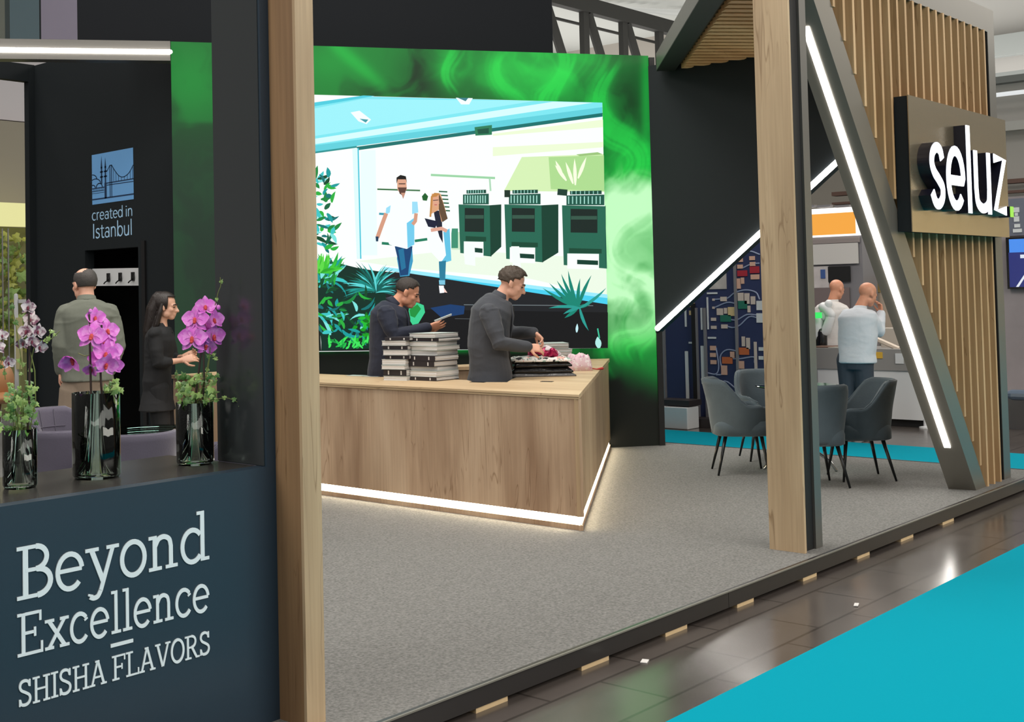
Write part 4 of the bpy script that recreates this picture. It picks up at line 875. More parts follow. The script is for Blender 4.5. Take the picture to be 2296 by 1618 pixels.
pic = mb.build('screen_picture', attr_emis('screen_picture', 1.12, .01, .3), sc_)
ca = pic.data.color_attributes.new('picture', 'FLOAT_COLOR', 'POINT'); rgba = np.ones((len(rgb), 4), np.float32); rgba[:, :3] = np.array(rgb); ca.data.foreach_set('color', rgba.ravel())

# ================================================================== INNER WALL WITH THE BLUE CITY EMBLEM
XI = 7.8
ya, yb_ = 10.56, 13.40
dy0, dy1, dz = 11.21, 12.24, 2.19
wi = MB().box((XI, ya, 0), (XI + .12, dy0, 4.44)).box((XI, dy1, 0), (XI + .12, yb_, 4.44)).box((XI, dy0, dz), (XI + .12, dy1, 4.44)).build('wall_inner', M['black']); struct(wi)
struct(MB().box((XI + .12, dy0 - .3, 0), (XI + 1.2, dy1 + .3, .01)).box((XI + 1.2, dy0 - .4, 0), (XI + 1.25, dy1 + .5, 2.5)).box((XI + .12, dy0 - .36, 0), (XI + 1.2, dy0 - .3, 2.5)).box((XI + .12, dy1 + .3, 0), (XI + 1.2, dy1 + .36, 2.5)).box((XI + .12, dy0 - .36, 2.45), (XI + 1.2, dy1 + .36, 2.5)).build('door_recess', M['black_deep']))
struct(MB().box((XI - .025, 11.06, 0), (XI - .001, 11.12, 2.25)).build('trim_door', M['black_deep']))
cr = thing('coat_rack', 'white wall board with three black coat hooks in the dark doorway', 'coat rack', (XI + .1, 11.7, 1.77))
MB().prism([(XI + .09, 12.235, 1.79), (XI + .09, 11.26, 1.775), (XI + .09, 11.225, 1.86), (XI + .09, 11.215, 1.965), (XI + .09, 12.235, 1.985)], (.02, 0, 0)).build('board', M['white'], cr)
for yk in (11.90, 11.67, 11.43):
    h_ = MB().box((XI + .07, yk - .022, 1.83), (XI + .09, yk + .022, 1.925)).chain([(XI + .08, yk, 1.86), (XI + .05, yk - .02, 1.85), (XI + .04, yk - .05, 1.87), (XI + .04, yk - .07, 1.90)], .009, 6).chain([(XI + .08, yk, 1.85), (XI + .05, yk + .02, 1.825), (XI + .045, yk + .035, 1.81)], .007, 6)
    h_.build('hook', M['plastic_black'], cr)
em = thing('city_emblem', 'pale blue square emblem with bridge and minarets over the words created in Istanbul', 'emblem', (XI, 11.7, 2.2))
XE = XI - .004
e0, e1 = on_x(207, 459, XE), on_x(299.7, 453, XE); e2 = on_x(207, 347.6, XE)
Wd, Hd = abs(e1[1] - e0[1]), e2[2] - e0[2]
def ep(u, v, o=0): return (XE - o, e0[1] + (e1[1] - e0[1]) * u, e0[2] + .01 * u + Hd * v)
MB().prism([ep(0, 0), ep(1, 0), ep(1, 1), ep(0, 1)], (.003, 0, 0)).build('square', M['logo_blue'], em)
mb = MB()
def inkl(pts, w_):
    P_ = [np.array(p_, float) for p_ in pts]
    for i in range(len(P_) - 1):
        t_ = P_[i + 1] - P_[i]; t_ = t_ / (np.linalg.norm(t_) + 1e-9) ; n_ = np.array([-t_[1], t_[0]]) * w_ / 2; e_ = t_ * w_ * .3
        mb.face([ep(*(P_[i] + n_ - e_), .001), ep(*(P_[i + 1] + n_ + e_), .001), ep(*(P_[i + 1] - n_ + e_), .001), ep(*(P_[i] - n_ - e_), .001)])
inkl([(0, .10), (1, .10)], .028)
for x in (.24, .335):
    inkl([(x, .40 if x < .3 else .10), (x, .72)], .034); mb.face([ep(x - .022, .70, .001), ep(x + .022, .70, .001), ep(x, .95 if x < .3 else .91, .001)]); inkl([(x - .03, .63), (x + .03, .63)], .03); inkl([(x - .03, .53), (x + .03, .53)], .03)
inkl([(.315, .10), (.315, .4)], .012); inkl([(.355, .10), (.355, .4)], .012)
inkl([(.37, .39), (1, .395)], .022); inkl([(.37, .35), (1, .345)], .016)
inkl([(.445, .11), (.445, .73)], .018); inkl([(.485, .11), (.485, .73)], .018); inkl([(.44, .73), (.49, .73)], .02)
cab = spl([(.49, .73), (.56, .62), (.66, .50), (.76, .46), (.87, .50), (.94, .57), (1.0, .66)], 5); inkl(cab, .016); inkl([(.37, .62), (.41, .68), (.445, .73)], .016)
for x in (.535, .59, .65, .72, .79, .86, .93, .985):
    yv = np.interp(x, [c_[0] for c_ in cab], [c_[1] for c_ in cab]); inkl([(x, .40), (x, yv)], .010)
inkl(arc(0, .50, .12, .10, 90, 0, 6), .018); inkl(arc(.08, .41, .13, .10, 150, 0, 8), .018); inkl(arc(.18, .33, .075, .08, 180, 0, 8), .02); inkl(arc(.02, .33, .06, .06, 120, 0, 6), .018)
inkl([(0, .32), (.3, .32)], .02); inkl([(0, .26), (.3, .26)], .014); inkl([(0, .22), (.3, .22)], .01)
for k in range(7): inkl([(.02 + .04 * k, .265), (.04 + .04 * k, .31)], .01)
mb.build('line_drawing', M['logo_ink'], em)
mb = MB(); b0, b1 = on_x(206, 494.5, XE), on_x(297, 489, XE); word(mb, 'created in', SANS, b0, (0, -1, .012), (0, 0, 1), abs(b1[1] - b0[1]), .125, (.003, 0, 0)); mb.build('wording', M['blue_txt'], em)
mb = MB(); b0, b1 = on_x(207, 535, XE), on_x(296, 531, XE); word(mb, 'Istanbul', SANS, b0, (0, -1, .010), (0, 0, 1), abs(b1[1] - b0[1]), .165, (.003, 0, 0)); mb.build('wording', M['blue_txt'], em)

# left light beam: hangs along the back wall direction in front of the emblem wall
BZ0 = on_x(383, 145.6, XI - .06)[2]
lb_ = thing('light_beam', 'graphite ceiling beam with a bright light line above the city emblem', 'light beam', (6, 11.5, 3.9))
pE = G1 + D * (tl - .004) - N * .17; pW = pE - D * 4.2
def bz(x, y, o=0.): return on_plane(x, y, pE - N * o, N)
zt0, zb0 = bz(383, 92)[2], bz(383, 136)[2]
MB().prism([pE + (0, 0, zb0), pW + (0, 0, zb0), pW + (0, 0, zt0), pE + (0, 0, zt0)], N * .16).build('body', M['grey_metal'], lb_)
zc = bz(386, 116, .015)[2]
MB().chain([pE + (0, 0, zc) - N * .012, pW + (0, 0, zc) - N * .012], .022, 12).build('light_line', M['led'], lb_, smooth=True)

# ================================================================== CANOPY: SLOPING-PLAN BEAM, SLATTED SOFFIT, SIDE WALL WITH DIAGONAL LIGHT
ZC = 3.86
b0, b1 = on_z(1623, 0, ZC), on_z(1514, 158, ZC); bd = (b1 - b0) / np.linalg.norm(b1 - b0); bn = np.array([-bd[1], bd[0], 0])
s0 = b0 - bd * 1.75; s1 = b1 + bd * .0
cb = thing('canopy_beam', 'black-bellied graphite beam running from the middle post to the smoke wall', 'beam', (9.5, 5.3, ZC))
MB().prism([s0, s1, s1 + bn * .19, s0 + bn * .19], (0, 0, .012)).build('underside', M['black_deep'], cb)
zt_ = on_plane(1540, 0, b0 + bn * .19, bn)[2]
MB().prism([s0 + (0, 0, .012), s1 + (0, 0, .012), s1 + bn * .19 + (0, 0, .012), s0 + bn * .19 + (0, 0, .012)], (0, 0, max(.12, zt_ - ZC))).build('body', M['grey_metal'], cb)
so = thing('slatted_soffit', 'oak slat canopy ceiling above the seating area behind the middle post', 'slatted ceiling', (10, 5, ZC))
sd = np.array([.763, -.646, 0]); su = np.array([.646, .763, 0])
XW = 11.215
def hit(a, dirv, p0, pd):      # 2-D intersection parameter along dirv
    Mx = np.array([[dirv[0], -pd[0]], [dirv[1], -pd[1]]]); return np.linalg.solve(Mx, (p0 - a)[:2])[0]
uv = 12.31
while uv > 8.15:
    a = su * uv; t0 = hit(a, sd, b0 - bn * .0, bd); t0 += .06; t1 = min(hit(a, sd, np.array([XW, 0, 0]), np.array([0, 1.0, 0])), hit(a, sd, np.array([0, 3.72, 0]), np.array([1.0, 0, 0])))
    if t1 - t0 > .05:
        q0 = a + sd * t0; q1 = a + sd * t1
        MB().prism([q0 - su * .050, q1 - su * .050, q1 + su * .050, q0 + su * .050], (0, 0, .05)).build('slat', M['wood_soffit'], so).location.z += ZC - so['_loc'][2] - 0 if False else 0
        o = so.children[-1]; o.location.z = ZC - so['_loc'][2] + .002 + so['_loc'][2]
    uv -= .1475
MB().prism([b0 - bd * 1.7 + (0, 0, .06), b1 + (0, 0, .06), (XW, b1[1], ZC + .06), (XW, 3.72, ZC + .06), (7.5, 3.72, ZC + .06)], (0, 0, .03)).build('roof_board', mat('shaded_roof_board', (70, 52, 36), .8), so)  # dark colour puts the shadow of the slat gaps on this board

XD = 11.22
sw2 = MB()
dA, dB = on_x(1470, 735, XD), on_x(1880, 355, XD); yE = 3.74; sl = (dB[2] - dA[2]) / (dB[1] - dA[1])
ys = 6.955
sw2.prism([(XD, ys, dA[2] + sl * (ys - dA[1])), (XD, ys, 3.95), (XD, yE, 3.95), (XD, yE, min(3.95, dA[2] + sl * (yE - dA[1])))], (.12, 0, 0))
struct(sw2.build('wall_side', M['black']))
dl = thing('diagonal_light', 'slanting white light line edging the black side wall behind the middle post', 'light line', (XD, 5.5, 1.2))
MB().chain([(XD - .01, ys - .03, dA[2] + sl * (ys - .03 - dA[1]) - .025), (XD - .01, 4.35, dA[2] + sl * (4.35 - dA[1]) - .025)], .028, 10).build('tube', M['led'], dl, smooth=True)
MB().prism([(XD, ys, dA[2] + sl * (ys - dA[1]) - .002), (XD, 4.2, dA[2] + sl * (4.2 - dA[1]) - .002), (XD, 4.2, dA[2] + sl * (4.2 - dA[1]) - .05), (XD, ys, dA[2] + sl * (ys - dA[1]) - .05)], (.12, 0, 0)).build('profile', M['black_deep'], dl)

# ================================================================== RECEPTION DESK
YEND = on_x(388, 828, 6.985)[1]
dk = thing('reception_desk', 'angled oak reception desk with a glowing plinth line', 'desk', (7.5, 5.6, 0))
A_ = np.array([6.985, 4.947, 0]); B_ = np.array([6.985, YEND, 0]); C_ = np.array([10.83, 7.285, 0]); e = (C_ - A_) / np.linalg.norm(C_ - A_); en = np.array([-e[1], e[0], 0])
def up(p_, z): return np.array([p_[0], p_[1], z])
MB().prism([up(A_, .092), up(B_, .092), up(B_, .885), up(A_, .885)], (.03, 0, 0)).build('front_panel', M['wood'], dk)
MB().prism([up(A_ + e * .002, .092), up(C_, .092), up(C_, .885), up(A_ + e * .002, .885)], en * .03).build('side_panel', wood('oak_side', (176, 150, 116), (160, 132, 100), (190, 166, 132)), dk)
TOP = [(6.968, 4.93), (6.968, YEND + .02), (7.72, YEND + .02), (7.72, 6.56), (7.565, 6.345), (7.679, 6.112), (7.978, 6.299), (10.46, 7.58), (10.82, 7.262)]
MB().prism([(x, y, .902) for x, y in TOP], (0, 0, .016)).build('countertop', M['wood_top'], dk)
TOP2 = [(6.976, 4.937)] + TOP[1:]
MB().prism([(x, y, .886) for x, y in TOP2], (0, 0, .013)).build('under_board', M['wood_top'], dk)
def inset(o): a = A_ + np.array([o, 0, 0]) + np.array([0, o * .62 + o * .9, 0]); return a
def kick(z0, z1, o, name, m, th=.02):
    a = np.array([A_[0] + o, A_[1] + o * 1.75, 0]); b = np.array([A_[0] + o, YEND - .005, 0]); c = C_ + en * o - e * (.25 if o > .1 else .02)
    mb_ = MB().prism([up(a, z0), up(b, z0), up(b, z1), up(a, z1)], (th, 0, 0)).prism([up(a, z0), up(c, z0), up(c, z1), up(a, z1)], en * th); return mb_.build(name, m, dk)
kick(0, .036, .0, 'plinth', M['wood'])
kick(.037, .090, .014, 'light_line', M['led_warm'], .008)
kick(.0, .60, .12, 'inner_carcass', M['wood_shaded'])
for p_, w_ in (((1055, 856), (1088, 857)), ((1213, 855), (1240, 855.5))):
    a = on_z(*p_, .918); b = on_z(*w_, .918)
    MB().obox((a + b) / 2 + (0, 0, .001), b - a, np.array([.055, .02, 0]), (0, 0, .003)).build('cable_grommet', M['plastic_black'], dk)
cbn = thing('back_counter', 'low oak return counter between the book piles and the man in charcoal', 'counter', (9.3, 7.6, 0))
qb = at_depth(1056, 818, 11.5); qe = at_depth(1079, 852, 11.1); zq = qb[2]; q0 = qb * (1, 1, 0); q1 = q0 - D * .75; dd = N * .42
dd2 = (q0 - qe * (1, 1, 0)); 
MB().prism([q1 - dd * .5, q0 - dd * .5, q0 + dd * .3, q1 + dd * .3], (0, 0, zq - .03)).build('body', M['wood'], cbn)
MB().prism([(q1 - dd * .55) + (0, 0, zq - .03), (q0 - dd * .55 + D * .02) + (0, 0, zq - .03), (q0 + dd * .3 + D * .02) + (0, 0, zq - .03), (q1 + dd * .3) + (0, 0, zq - .03)], (0, 0, .03)).build('countertop', M['wood_top'], cbn)

# ================================================================== PEOPLE
M['eye'] = mat('eye_dark', (46, 34, 30), .2)
M['hair_dark'] = mat('dark_brown_hair', (50, 42, 38), .55, noise=.3, nscale=60, bump=.5, bscale=180)
M['hair_black'] = mat('black_hair', (34, 26, 24), .4, noise=.3, nscale=60, bump=.4, bscale=160, stretch=(1, 1, .2))
M['hair_brown'] = mat('brown_hair', (74, 62, 52), .55, noise=.3, nscale=60, bump=.6, bscale=160)
M['hair_grey'] = mat('grey_brown_hair', (64, 60, 58), .6, noise=.3, nscale=60, bump=.4, bscale=180)
M['suit_grey'] = mat('charcoal_wool', (62, 65, 72), .85, noise=.10, nscale=120, bump=.25, bscale=14, sheen=.15)
M['suit_navy'] = mat('navy_wool', (30, 36, 54), .85, noise=.10, nscale=120, bump=.25, bscale=14, sheen=.1)
M['blazer'] = mat('olive_grey_wool', (104, 108, 98), .85, noise=.10, nscale=120, bump=.25, bscale=14)
M['chino'] = mat('taupe_cotton', (140, 124, 108), .8, noise=.06, nscale=30, bump=.2, bscale=16)
M['cloth_black'] = mat('black_cloth', (24, 25, 28), .85, bump=.2, bscale=16)
M['shirt_white'] = mat('white_shirt_cotton', (208, 214, 222), .8, noise=.04, nscale=20, bump=.35, bscale=16)
M['shirt_white2'] = mat('white_jacket_cotton', (212, 208, 206), .8, noise=.04, nscale=20, bump=.35, bscale=16)
M['jeans'] = mat('dark_jeans', (52, 62, 74), .8, noise=.1, nscale=40, bump=.2, bscale=16)
M['shoe'] = mat('black_leather', (28, 26, 26), .35)
FACE_R = atan2(-RM[0][0], RM[0][1])         # turn that makes a person look towards image-right
def hl_short(x, y, z): return z > (.30 if y > .55 else (.12 if y > .1 else -.42)) and not (y > .62 and z < .55)
def hl_bald(x, y, z): return (z < .62 and z > -.42 and y < .15) and not (y > -.1 and z < .1 and abs(x) > .8)
def stand(p, z=0): return (float(p[0]), float(p[1]), z)

# man in charcoal, bending over the bags on the desk
mR = at_depth(1100, 850, 10.2)
Zs = 10.2
def LP(px_, py_, x=0.0, Z=Zs, base=None, zb=0.0):       # photo pixel -> own frame of a person seen in profile (looking right)
    b_ = base; q_ = at_depth(px_, py_, Z); v = q_ - b_; rt = RM[0] * (1, 1, 0); rt /= np.linalg.norm(rt); return np.array([x, v @ rt, q_[2] - zb])
bR = np.array([mR[0], mR[1], 0]); lp = lambda a, b, x=0.: LP(a, b, x, 10.2, bR)
PR = dict(head=lp(1149, 634), neck=lp(1126, 662, .0), chest=lp(1101, 712), pelvis=lp(1100, 838), pitch=-.42, yaw=-.05, hs=1.06, depth=.152, shw=.20, waist=.165, hip=.165, hem=.88, hemy=-.01, flare=.015,
          Rsh=lp(1093, 700, .205), Rel=lp(1114, 766, .27), Rwr=lp(1180, 776, .17), Rhd=(-.2, .95, -.12), Rpn=(-.75, .1, -.6), Rcurl=.45, Rthumb=.55,
          Lsh=lp(1112, 698, -.205), Lel=lp(1152, 748, -.27), Lwr=lp(1201, 746, -.10), Lhd=(.25, .62, -.62), Lpn=(.35, -.55, -.7), Lcurl=.55, Lthumb=.5,
          Rhip=(.09, .0, .93), Rkn=(.10, .02, .50), Ran=(.11, -.03, .09), Lhip=(-.09, 0, .93), Lkn=(-.10, .03, .50), Lan=(-.11, .0, .09), sleeve=(.085, .070, .056, .047),
          hair=dict(line=hl_short, th=.011, rough=.20, quiff=.16), scale=1)
PR['mid'] = lp(1094, 775) - (PR['pelvis'] + PR['chest']) / 2
mats_ = dict(skin=M['skin'], eye=M['eye'], hair=M['hair_brown'], top=M['suit_grey'], collar=M['suit_grey'], shirt=M['cloth_black'], bottom=M['cloth_black'], shoe=M['shoe'])
human('person', 'man in a charcoal suit jacket bending over the bags on the oak desk', stand(bR), FACE_R, PR, mats_)
# man in navy, holding a booklet
mL = at_depth(872, 845, 10.86); bL = np.array([mL[0], mL[1], 0]); lp = lambda a, b, x=0.: LP(a, b, x, 10.86, bL)
PL = dict(head=lp(914, 655), neck=lp(889, 678), chest=lp(873, 716), pelvis=lp(868, 838), pitch=-.42, yaw=-.08, hs=1.05, depth=.152, shw=.20, waist=.17, hip=.165, hem=.82, flare=.015,
          Rsh=lp(866, 702, .205), Rel=lp(884, 752, .25), Rwr=lp(960, 733, .12), Rhd=(-.05, .95, .16), Rpn=(-.85, 0, .45), Rcurl=.3, Rthumb=.7,
          Lsh=lp(884, 700, -.205), Lel=lp(905, 752, -.25), Lwr=lp(952, 741, -.08), Lhd=(.25, .9, .05), Lpn=(.3, 0, .9), Lcurl=.35, Lthumb=.5,
          Rhip=(.09, .0, .93), Rkn=(.10, .02, .50), Ran=(.11, -.03, .09), Lhip=(-.09, 0, .93), Lkn=(-.10, .03, .50), Lan=(-.11, .0, .09), sleeve=(.085, .072, .058, .047),
          hair=dict(line=hl_short, th=.005, rough=.04, quiff=.12))
mats_ = dict(skin=M['skin2'], eye=M['eye'], hair=M['hair_dark'], top=M['suit_navy'], collar=M['suit_navy'], shirt=M['cloth_black'], bottom=M['cloth_black'], shoe=M['shoe'])
human('person', 'man in a navy jacket reading a booklet behind the book piles', stand(bL), FACE_R, PL, mats_)
bk = at_depth(993, 712, 10.86)
o = thing('booklet', 'slim pale booklet held open by the man in navy', 'booklet', (bk[0], bk[1], bk[2] - .05))
rt = RM[0] * (1, 1, 0); rt /= np.linalg.norm(rt); dn = np.array([-rt[1], rt[0], 0]); ax_ = rt * .15 + np.array([0, 0, .055])
MB().obox(bk + (0, 0, .004), ax_, dn * .20, np.array([0, 0, .003])).build('cover', M['paper_cover'], o)
MB().obox(bk - (0, 0, .003), ax_ * .97, dn * .195, np.array([0, 0, .009])).build('pages', M['paper'], o)

# man in the olive blazer, seen from behind
ZB = 9.9
mB = at_depth(196, 850, ZB); bB = np.array([mB[0], mB[1], 0]); va = atan2(mB[1], mB[0]); FACE_A = va - pi / 2
def LB(px_, py_, y=0.0, Z=ZB, base=bB, face=FACE_A, zb=0.0):       # seen from behind: image-right is the person's own right
    q_ = at_depth(px_, py_, Z); v = q_ - base; rx_ = np.array([cos(face), sin(face), 0]); return np.array([v @ rx_, y, q_[2] - zb])
lb2 = lambda a, b, y=0.: LB(a, b, y)
PB = dict(head=lb2(189, 637, .05), neck=lb2(194, 668, .01), chest=lb2(197, 712, 0), pelvis=lb2(196, 842, 0), pitch=-.06, yaw=.55, hs=1.08, depth=.13, shw=.205, waist=.175, hip=.175, hem=.99, flare=.01,
          Rsh=lb2(250, 702, 0), Rel=lb2(262, 775, -.05), Rwr=lb2(246, 836, .16), Rhd=(-.1, .6, -.6), Rpn=(-1, 0, 0), Lsh=lb2(145, 702, 0), Lel=lb2(137, 775, -.04), Lwr=lb2(137, 832, .05), Lhd=(-.05, .12, -1), Lpn=(1, -.2, 0), Lcurl=.45,
          Rhip=(.10, .0, .95), Rkn=(.10, .03, .52), Ran=(.11, -.02, .09), Lhip=(-.10, 0, .95), Lkn=(-.15, .03, .52), Lan=(-.18, -.02, .09), trouser=(.118, .098, .09, .08),
          hair=dict(line=lambda x, y, z: z > -.55 and not (z > .55 and y > -.55) and (y < .25 or z > .6) and not (y > .0 and z < -.1), th=.008, rough=.03), sleeve=(.088, .074, .062, .052), neck_r=.06)
mats_ = dict(skin=M['skin'], eye=M['eye'], hair=M['hair_grey'], top=M['blazer'], collar=M['blazer'], bottom=M['chino'], shoe=M['shoe'])
human('person', 'balding man in an olive grey blazer and taupe trousers seen from behind', stand(bB), FACE_A, PB, mats_)

# woman in black at the left end of the desk
ZW = 11.3
mW = at_depth(358, 850, ZW); bW = np.array([mW[0], mW[1], 0]); lp = lambda a, b, x=0.: LP(a, b, x, ZW, bW)
PW = dict(head=lp(370, 686), neck=lp(362, 728, 0), chest=lp(358, 758), pelvis=lp(352, 860), pitch=-.10, yaw=.0, hs=1.02, depth=.105, shw=.165, waist=.135, hip=.155, hem=.62, flare=.035, neck_r=.047,
          Rsh=lp(354, 750, .165), Rel=lp(364, 812, .2), Rwr=lp(412, 806, .08), Rhd=(-.15, .95, .2), Rpn=(-.8, 0, -.4), Rcurl=.4, Lsh=lp(366, 750, -.165), Lel=lp(380, 808, -.2), Lwr=lp(410, 800, -.05), Lhd=(.2, .9, .25), Lpn=(.7, 0, .3), Lcurl=.4,
          Rhip=(.08, .0, .86), Rkn=(.08, .02, .47), Ran=(.08, -.02, .09), Lhip=(-.08, 0, .86), Lkn=(-.08, .03, .47), Lan=(-.08, .0, .09), sleeve=(.07, .06, .05, .042), cuff=.45, arm_r=(.042, .036, .030, .023), trouser=(.10, .085, .08, .08),
          hair=dict(line=lambda x, y, z: (y < .35 and z > -.6) or z > .55, th=.014, rough=.01, long=[([(0, -.06, .06), (0, -.10, -.04), (0, -.11, -.15), (0, -.13, -.25), (0, -.15, -.30)], [.075, .075, .068, .055, .02]), ([(.065, -.01, .05), (.08, -.03, -.06), (.075, -.05, -.17), (.06, -.09, -.26)], [.022, .024, .026, .016]), ([(-.065, -.01, .05), (-.08, -.03, -.06), (-.075, -.05, -.17), (-.06, -.09, -.26)], [.022, .024, .026, .016])]))
mats_ = dict(skin=mat('skin_light', (214, 166, 142), .5), eye=M['eye'], hair=M['hair_black'], top=M['cloth_black'], collar=M['cloth_black'], bottom=M['cloth_black'], shoe=M['shoe'])
human('person', 'woman with long dark hair in black at the left end of the desk', stand(bW), FACE_R, PW, mats_)
q_ = at_depth(423, 799, ZW); o = thing('phone', 'small lit phone in the hands of the woman in black', 'phone', (q_[0], q_[1], q_[2] - .03))
MB().obox(q_, rt * .012 + np.array([0, 0, .05]), dn * .07, rt * .006).build('body', M['plastic_black'], o); MB().obox(q_ - dn * .037, rt * .03 + np.array([0, 0, .045]), dn * .003, np.array([0, 0, .02]) + rt * .014).build('screen', emis('phone_screen', (255, 228, 190), 1.6), o)

# far men in white at the stand across the aisle
gz = on_z(1923, 986, -.11); Zf = float(RM[2] @ (gz - CP)); bF = np.array([gz[0], gz[1], -.11]); FACE_F = atan2(gz[1], gz[0]) - pi / 2 - .35
lf2 = lambda a, b, y=0.: LB(a, b, y, Zf, bF, FACE_F, -.11)
PF = dict(head=lf2(1941, 659, .10), neck=lf2(1925, 690, .03), chest=lf2(1922, 716, 0), pelvis=lf2(1921, 800, 0), pitch=-.35, yaw=-.5, hs=1.08, depth=.13, shw=.20, waist=.185, hip=.175, hem=.86, flare=.012, coat=.02,
          Rsh=lf2(1957, 708, .02), Rel=lf2(1972, 744, .12), Rwr=lf2(1965, 702, .26), Rhd=(-.1, .1, 1), Rpn=(-.6, -.7, 0), Rcurl=.5, Lsh=lf2(1886, 708, .02), Lel=lf2(1880, 752, .10), Lwr=lf2(1900, 770, .30), Lhd=(.2, 1, 0), Lpn=(1, 0, 0),
          Rhip=(.09, .0, .93), Rkn=(.10, .02, .52), Ran=(.10, -.03, .09), Lhip=(-.09, 0, .93), Lkn=(-.10, .03, .52), Lan=(-.10, .0, .09), trouser=(.115, .09, .08, .075), sleeve=(.085, .072, .06, .05), top_name='shirt',
          hair=None)
mats_ = dict(skin=M['skin2'], eye=M['eye'], hair=M['hair_grey'], top=M['shirt_white'], collar=M['shirt_white'], bottom=M['jeans'], shoe=M['white'])
human('person', 'bald man in white shirt and dark jeans raising a hand to his face', (bF[0], bF[1], -.11), FACE_F, PF, mats_, vox=.011)
wr_ = [c for c in bpy.data.objects if c.get('label', '').startswith('bald man in white shirt')][0]
MB().lathe([(.036, -.016), (.043, -.012), (.043, .012), (.036, .016)], tuple(PF['Rwr'] - (0, 0, .0)), 16, closed=True).build('wristwatch', M['plastic_black'], wr_, local=True, smooth=True)
Zg = 16.2; g0 = at_depth(1868, 830, Zg); bG = np.array([g0[0], g0[1], -.11]); FACE_G = atan2(g0[1], g0[0]) - pi / 2 - .3
lg = lambda a, b, y=0.: LB(a, b, y, Zg, bG, FACE_G, -.11)
PG = dict(head=lg(1873, 648, .06), neck=lg(1864, 674, .02), chest=lg(1862, 704, 0), pelvis=lg(1862, 785, 0), pitch=-.3, yaw=-.45, hs=1.04, depth=.13, shw=.215, waist=.19, hip=.18, hem=.80, flare=.01,
          Rsh=lg(1895, 694, .02), Rel=lg(1905, 735, .15), Rwr=lg(1888, 745, .35), Rhd=(0, 1, 0), Rpn=(-1, 0, 0), Lsh=lg(1832, 694, .02), Lel=lg(1826, 738, .08), Lwr=lg(1838, 760, .28), Lhd=(.1, 1, 0), Lpn=(1, 0, 0),
          Rhip=(.09, .0, .90), Rkn=(.10, .02, .50), Ran=(.10, -.03, .09), Lhip=(-.09, 0, .90), Lkn=(-.10, .03, .50), Lan=(-.10, .0, .09), top_name='jacket', hair=None)
mats_ = dict(skin=M['skin2'], eye=M['eye'], hair=M['hair_grey'], top=M['shirt_white2'], collar=M['shirt_white2'], bottom=M['jeans'], shoe=M['shoe'])
human('person', 'bald man in a white jacket behind the white counter of the far stand', (bG[0], bG[1], -.11), FACE_G, PG, mats_, vox=.012)

# ================================================================== THINGS ON THE DESK
def book(loc, rz, w_, d_, h_, dark, label, group, seed, name='catalogue'):
    """w_: width of the side facing the aisle (own x), d_: depth; a bound catalogue: cover boards, spine and page block"""
    o = thing(name, label, 'catalogue', loc, rz, group); rs = random.Random(seed); m = M['cover_dark'] if dark else M['paper_cover']
    MB().box((-w_ / 2, -d_ / 2, 0), (w_ / 2, d_ / 2, .0022)).box((-w_ / 2, -d_ / 2, h_ - .0022), (w_ / 2, d_ / 2, h_)).build('cover', m, o, local=True)
    pgs = MB(); n = 7; vs = []
    for k in range(n + 1):
        z = .0022 + (h_ - .0044) * k / n; b_ = .004 * sin(pi * k / n) + rs.uniform(-.003, .003); c_ = rs.uniform(-.003, .002)
        vs += [(-w_ / 2 + .004, -d_ / 2 + .003 - c_, z), (w_ / 2 - .006 + b_, -d_ / 2 + .003 - c_, z), (w_ / 2 - .004 + b_, d_ / 2 - .004, z), (-w_ / 2 + .004, d_ / 2 - .004, z)]
    fs = [(0, 3, 2, 1), tuple(4 * n + q for q in range(4))] + [(4 * k + q, 4 * k + (q + 1) % 4, 4 * k + 4 + (q + 1) % 4, 4 * k + 4 + q) for k in range(n) for q in range(4)]
    pgs.add(vs, fs).build('pages', M['paper'], o, local=True)
    if dark:
        sp_ = MB().box((-w_ / 2, -d_ / 2 - .003, 0), (w_ / 2, -d_ / 2, h_)).build('spine', m, o, local=True)
        t_ = MB()
        for x in (-.3, .25): t_.box((w_ * x, -d_ / 2 - .0036, h_ * .2), (w_ * x + .012, -d_ / 2 - .003, h_ * .8))
        t_.build('spine_mark', M['paper'], sp_, local=True); bpy.context.view_layer.update()
    return o
ORD = ['bottom', 'second from the bottom', 'third from the bottom', 'fourth from the bottom', 'fifth from the bottom', 'sixth from the bottom', 'seventh from the bottom', 'eighth from the bottom', 'ninth from the bottom', 'tenth from the bottom', 'eleventh from the bottom']
def pile(center, rz, w_, d_, z0, hs, darks, where, group, seed, kind='catalogue'):
    z = z0; rs = random.Random(seed)
    for k, (h_, dk_) in enumerate(zip(hs, darks)):
        od = 'topmost' if k == len(hs) - 1 else ORD[k]
        book((center[0] + rs.uniform(-.018, .018), center[1] + rs.uniform(-.018, .018), z), rz + rs.uniform(-.09, .09), w_, d_, h_ - .0008, dk_, '%s %s of %s' % ('dark-spined catalogue' if dk_ else 'pale catalogue', od, where), group, seed * 50 + k)
        z += h_
    return z
ZD = .9185
cA, cB = on_z(861, 852, ZD), on_z(915, 853, ZD); wA = np.linalg.norm(cB - cA); rzA = atan2(cB[1] - cA[1], cB[0] - cA[0]); nA = np.array([-sin(rzA), cos(rzA), 0])
HA = (760 - 0, ); 
hA = [.034, .052, .034, .046, .032, .042, .034, .040, .026]; sA = sum(hA); tgtA = (852 - 756) / F * float(RM[2] @ (cA - CP)); hA = [h_ * tgtA / sA for h_ in hA]
pile((cA + cB) / 2 + nA * .135, rzA, wA, .26, ZD, hA, [0, 1, 0, 0, 1, 0, 1, 0, 1], 'the left book pile on the desk', 'catalogues in the left pile on the desk', 3)
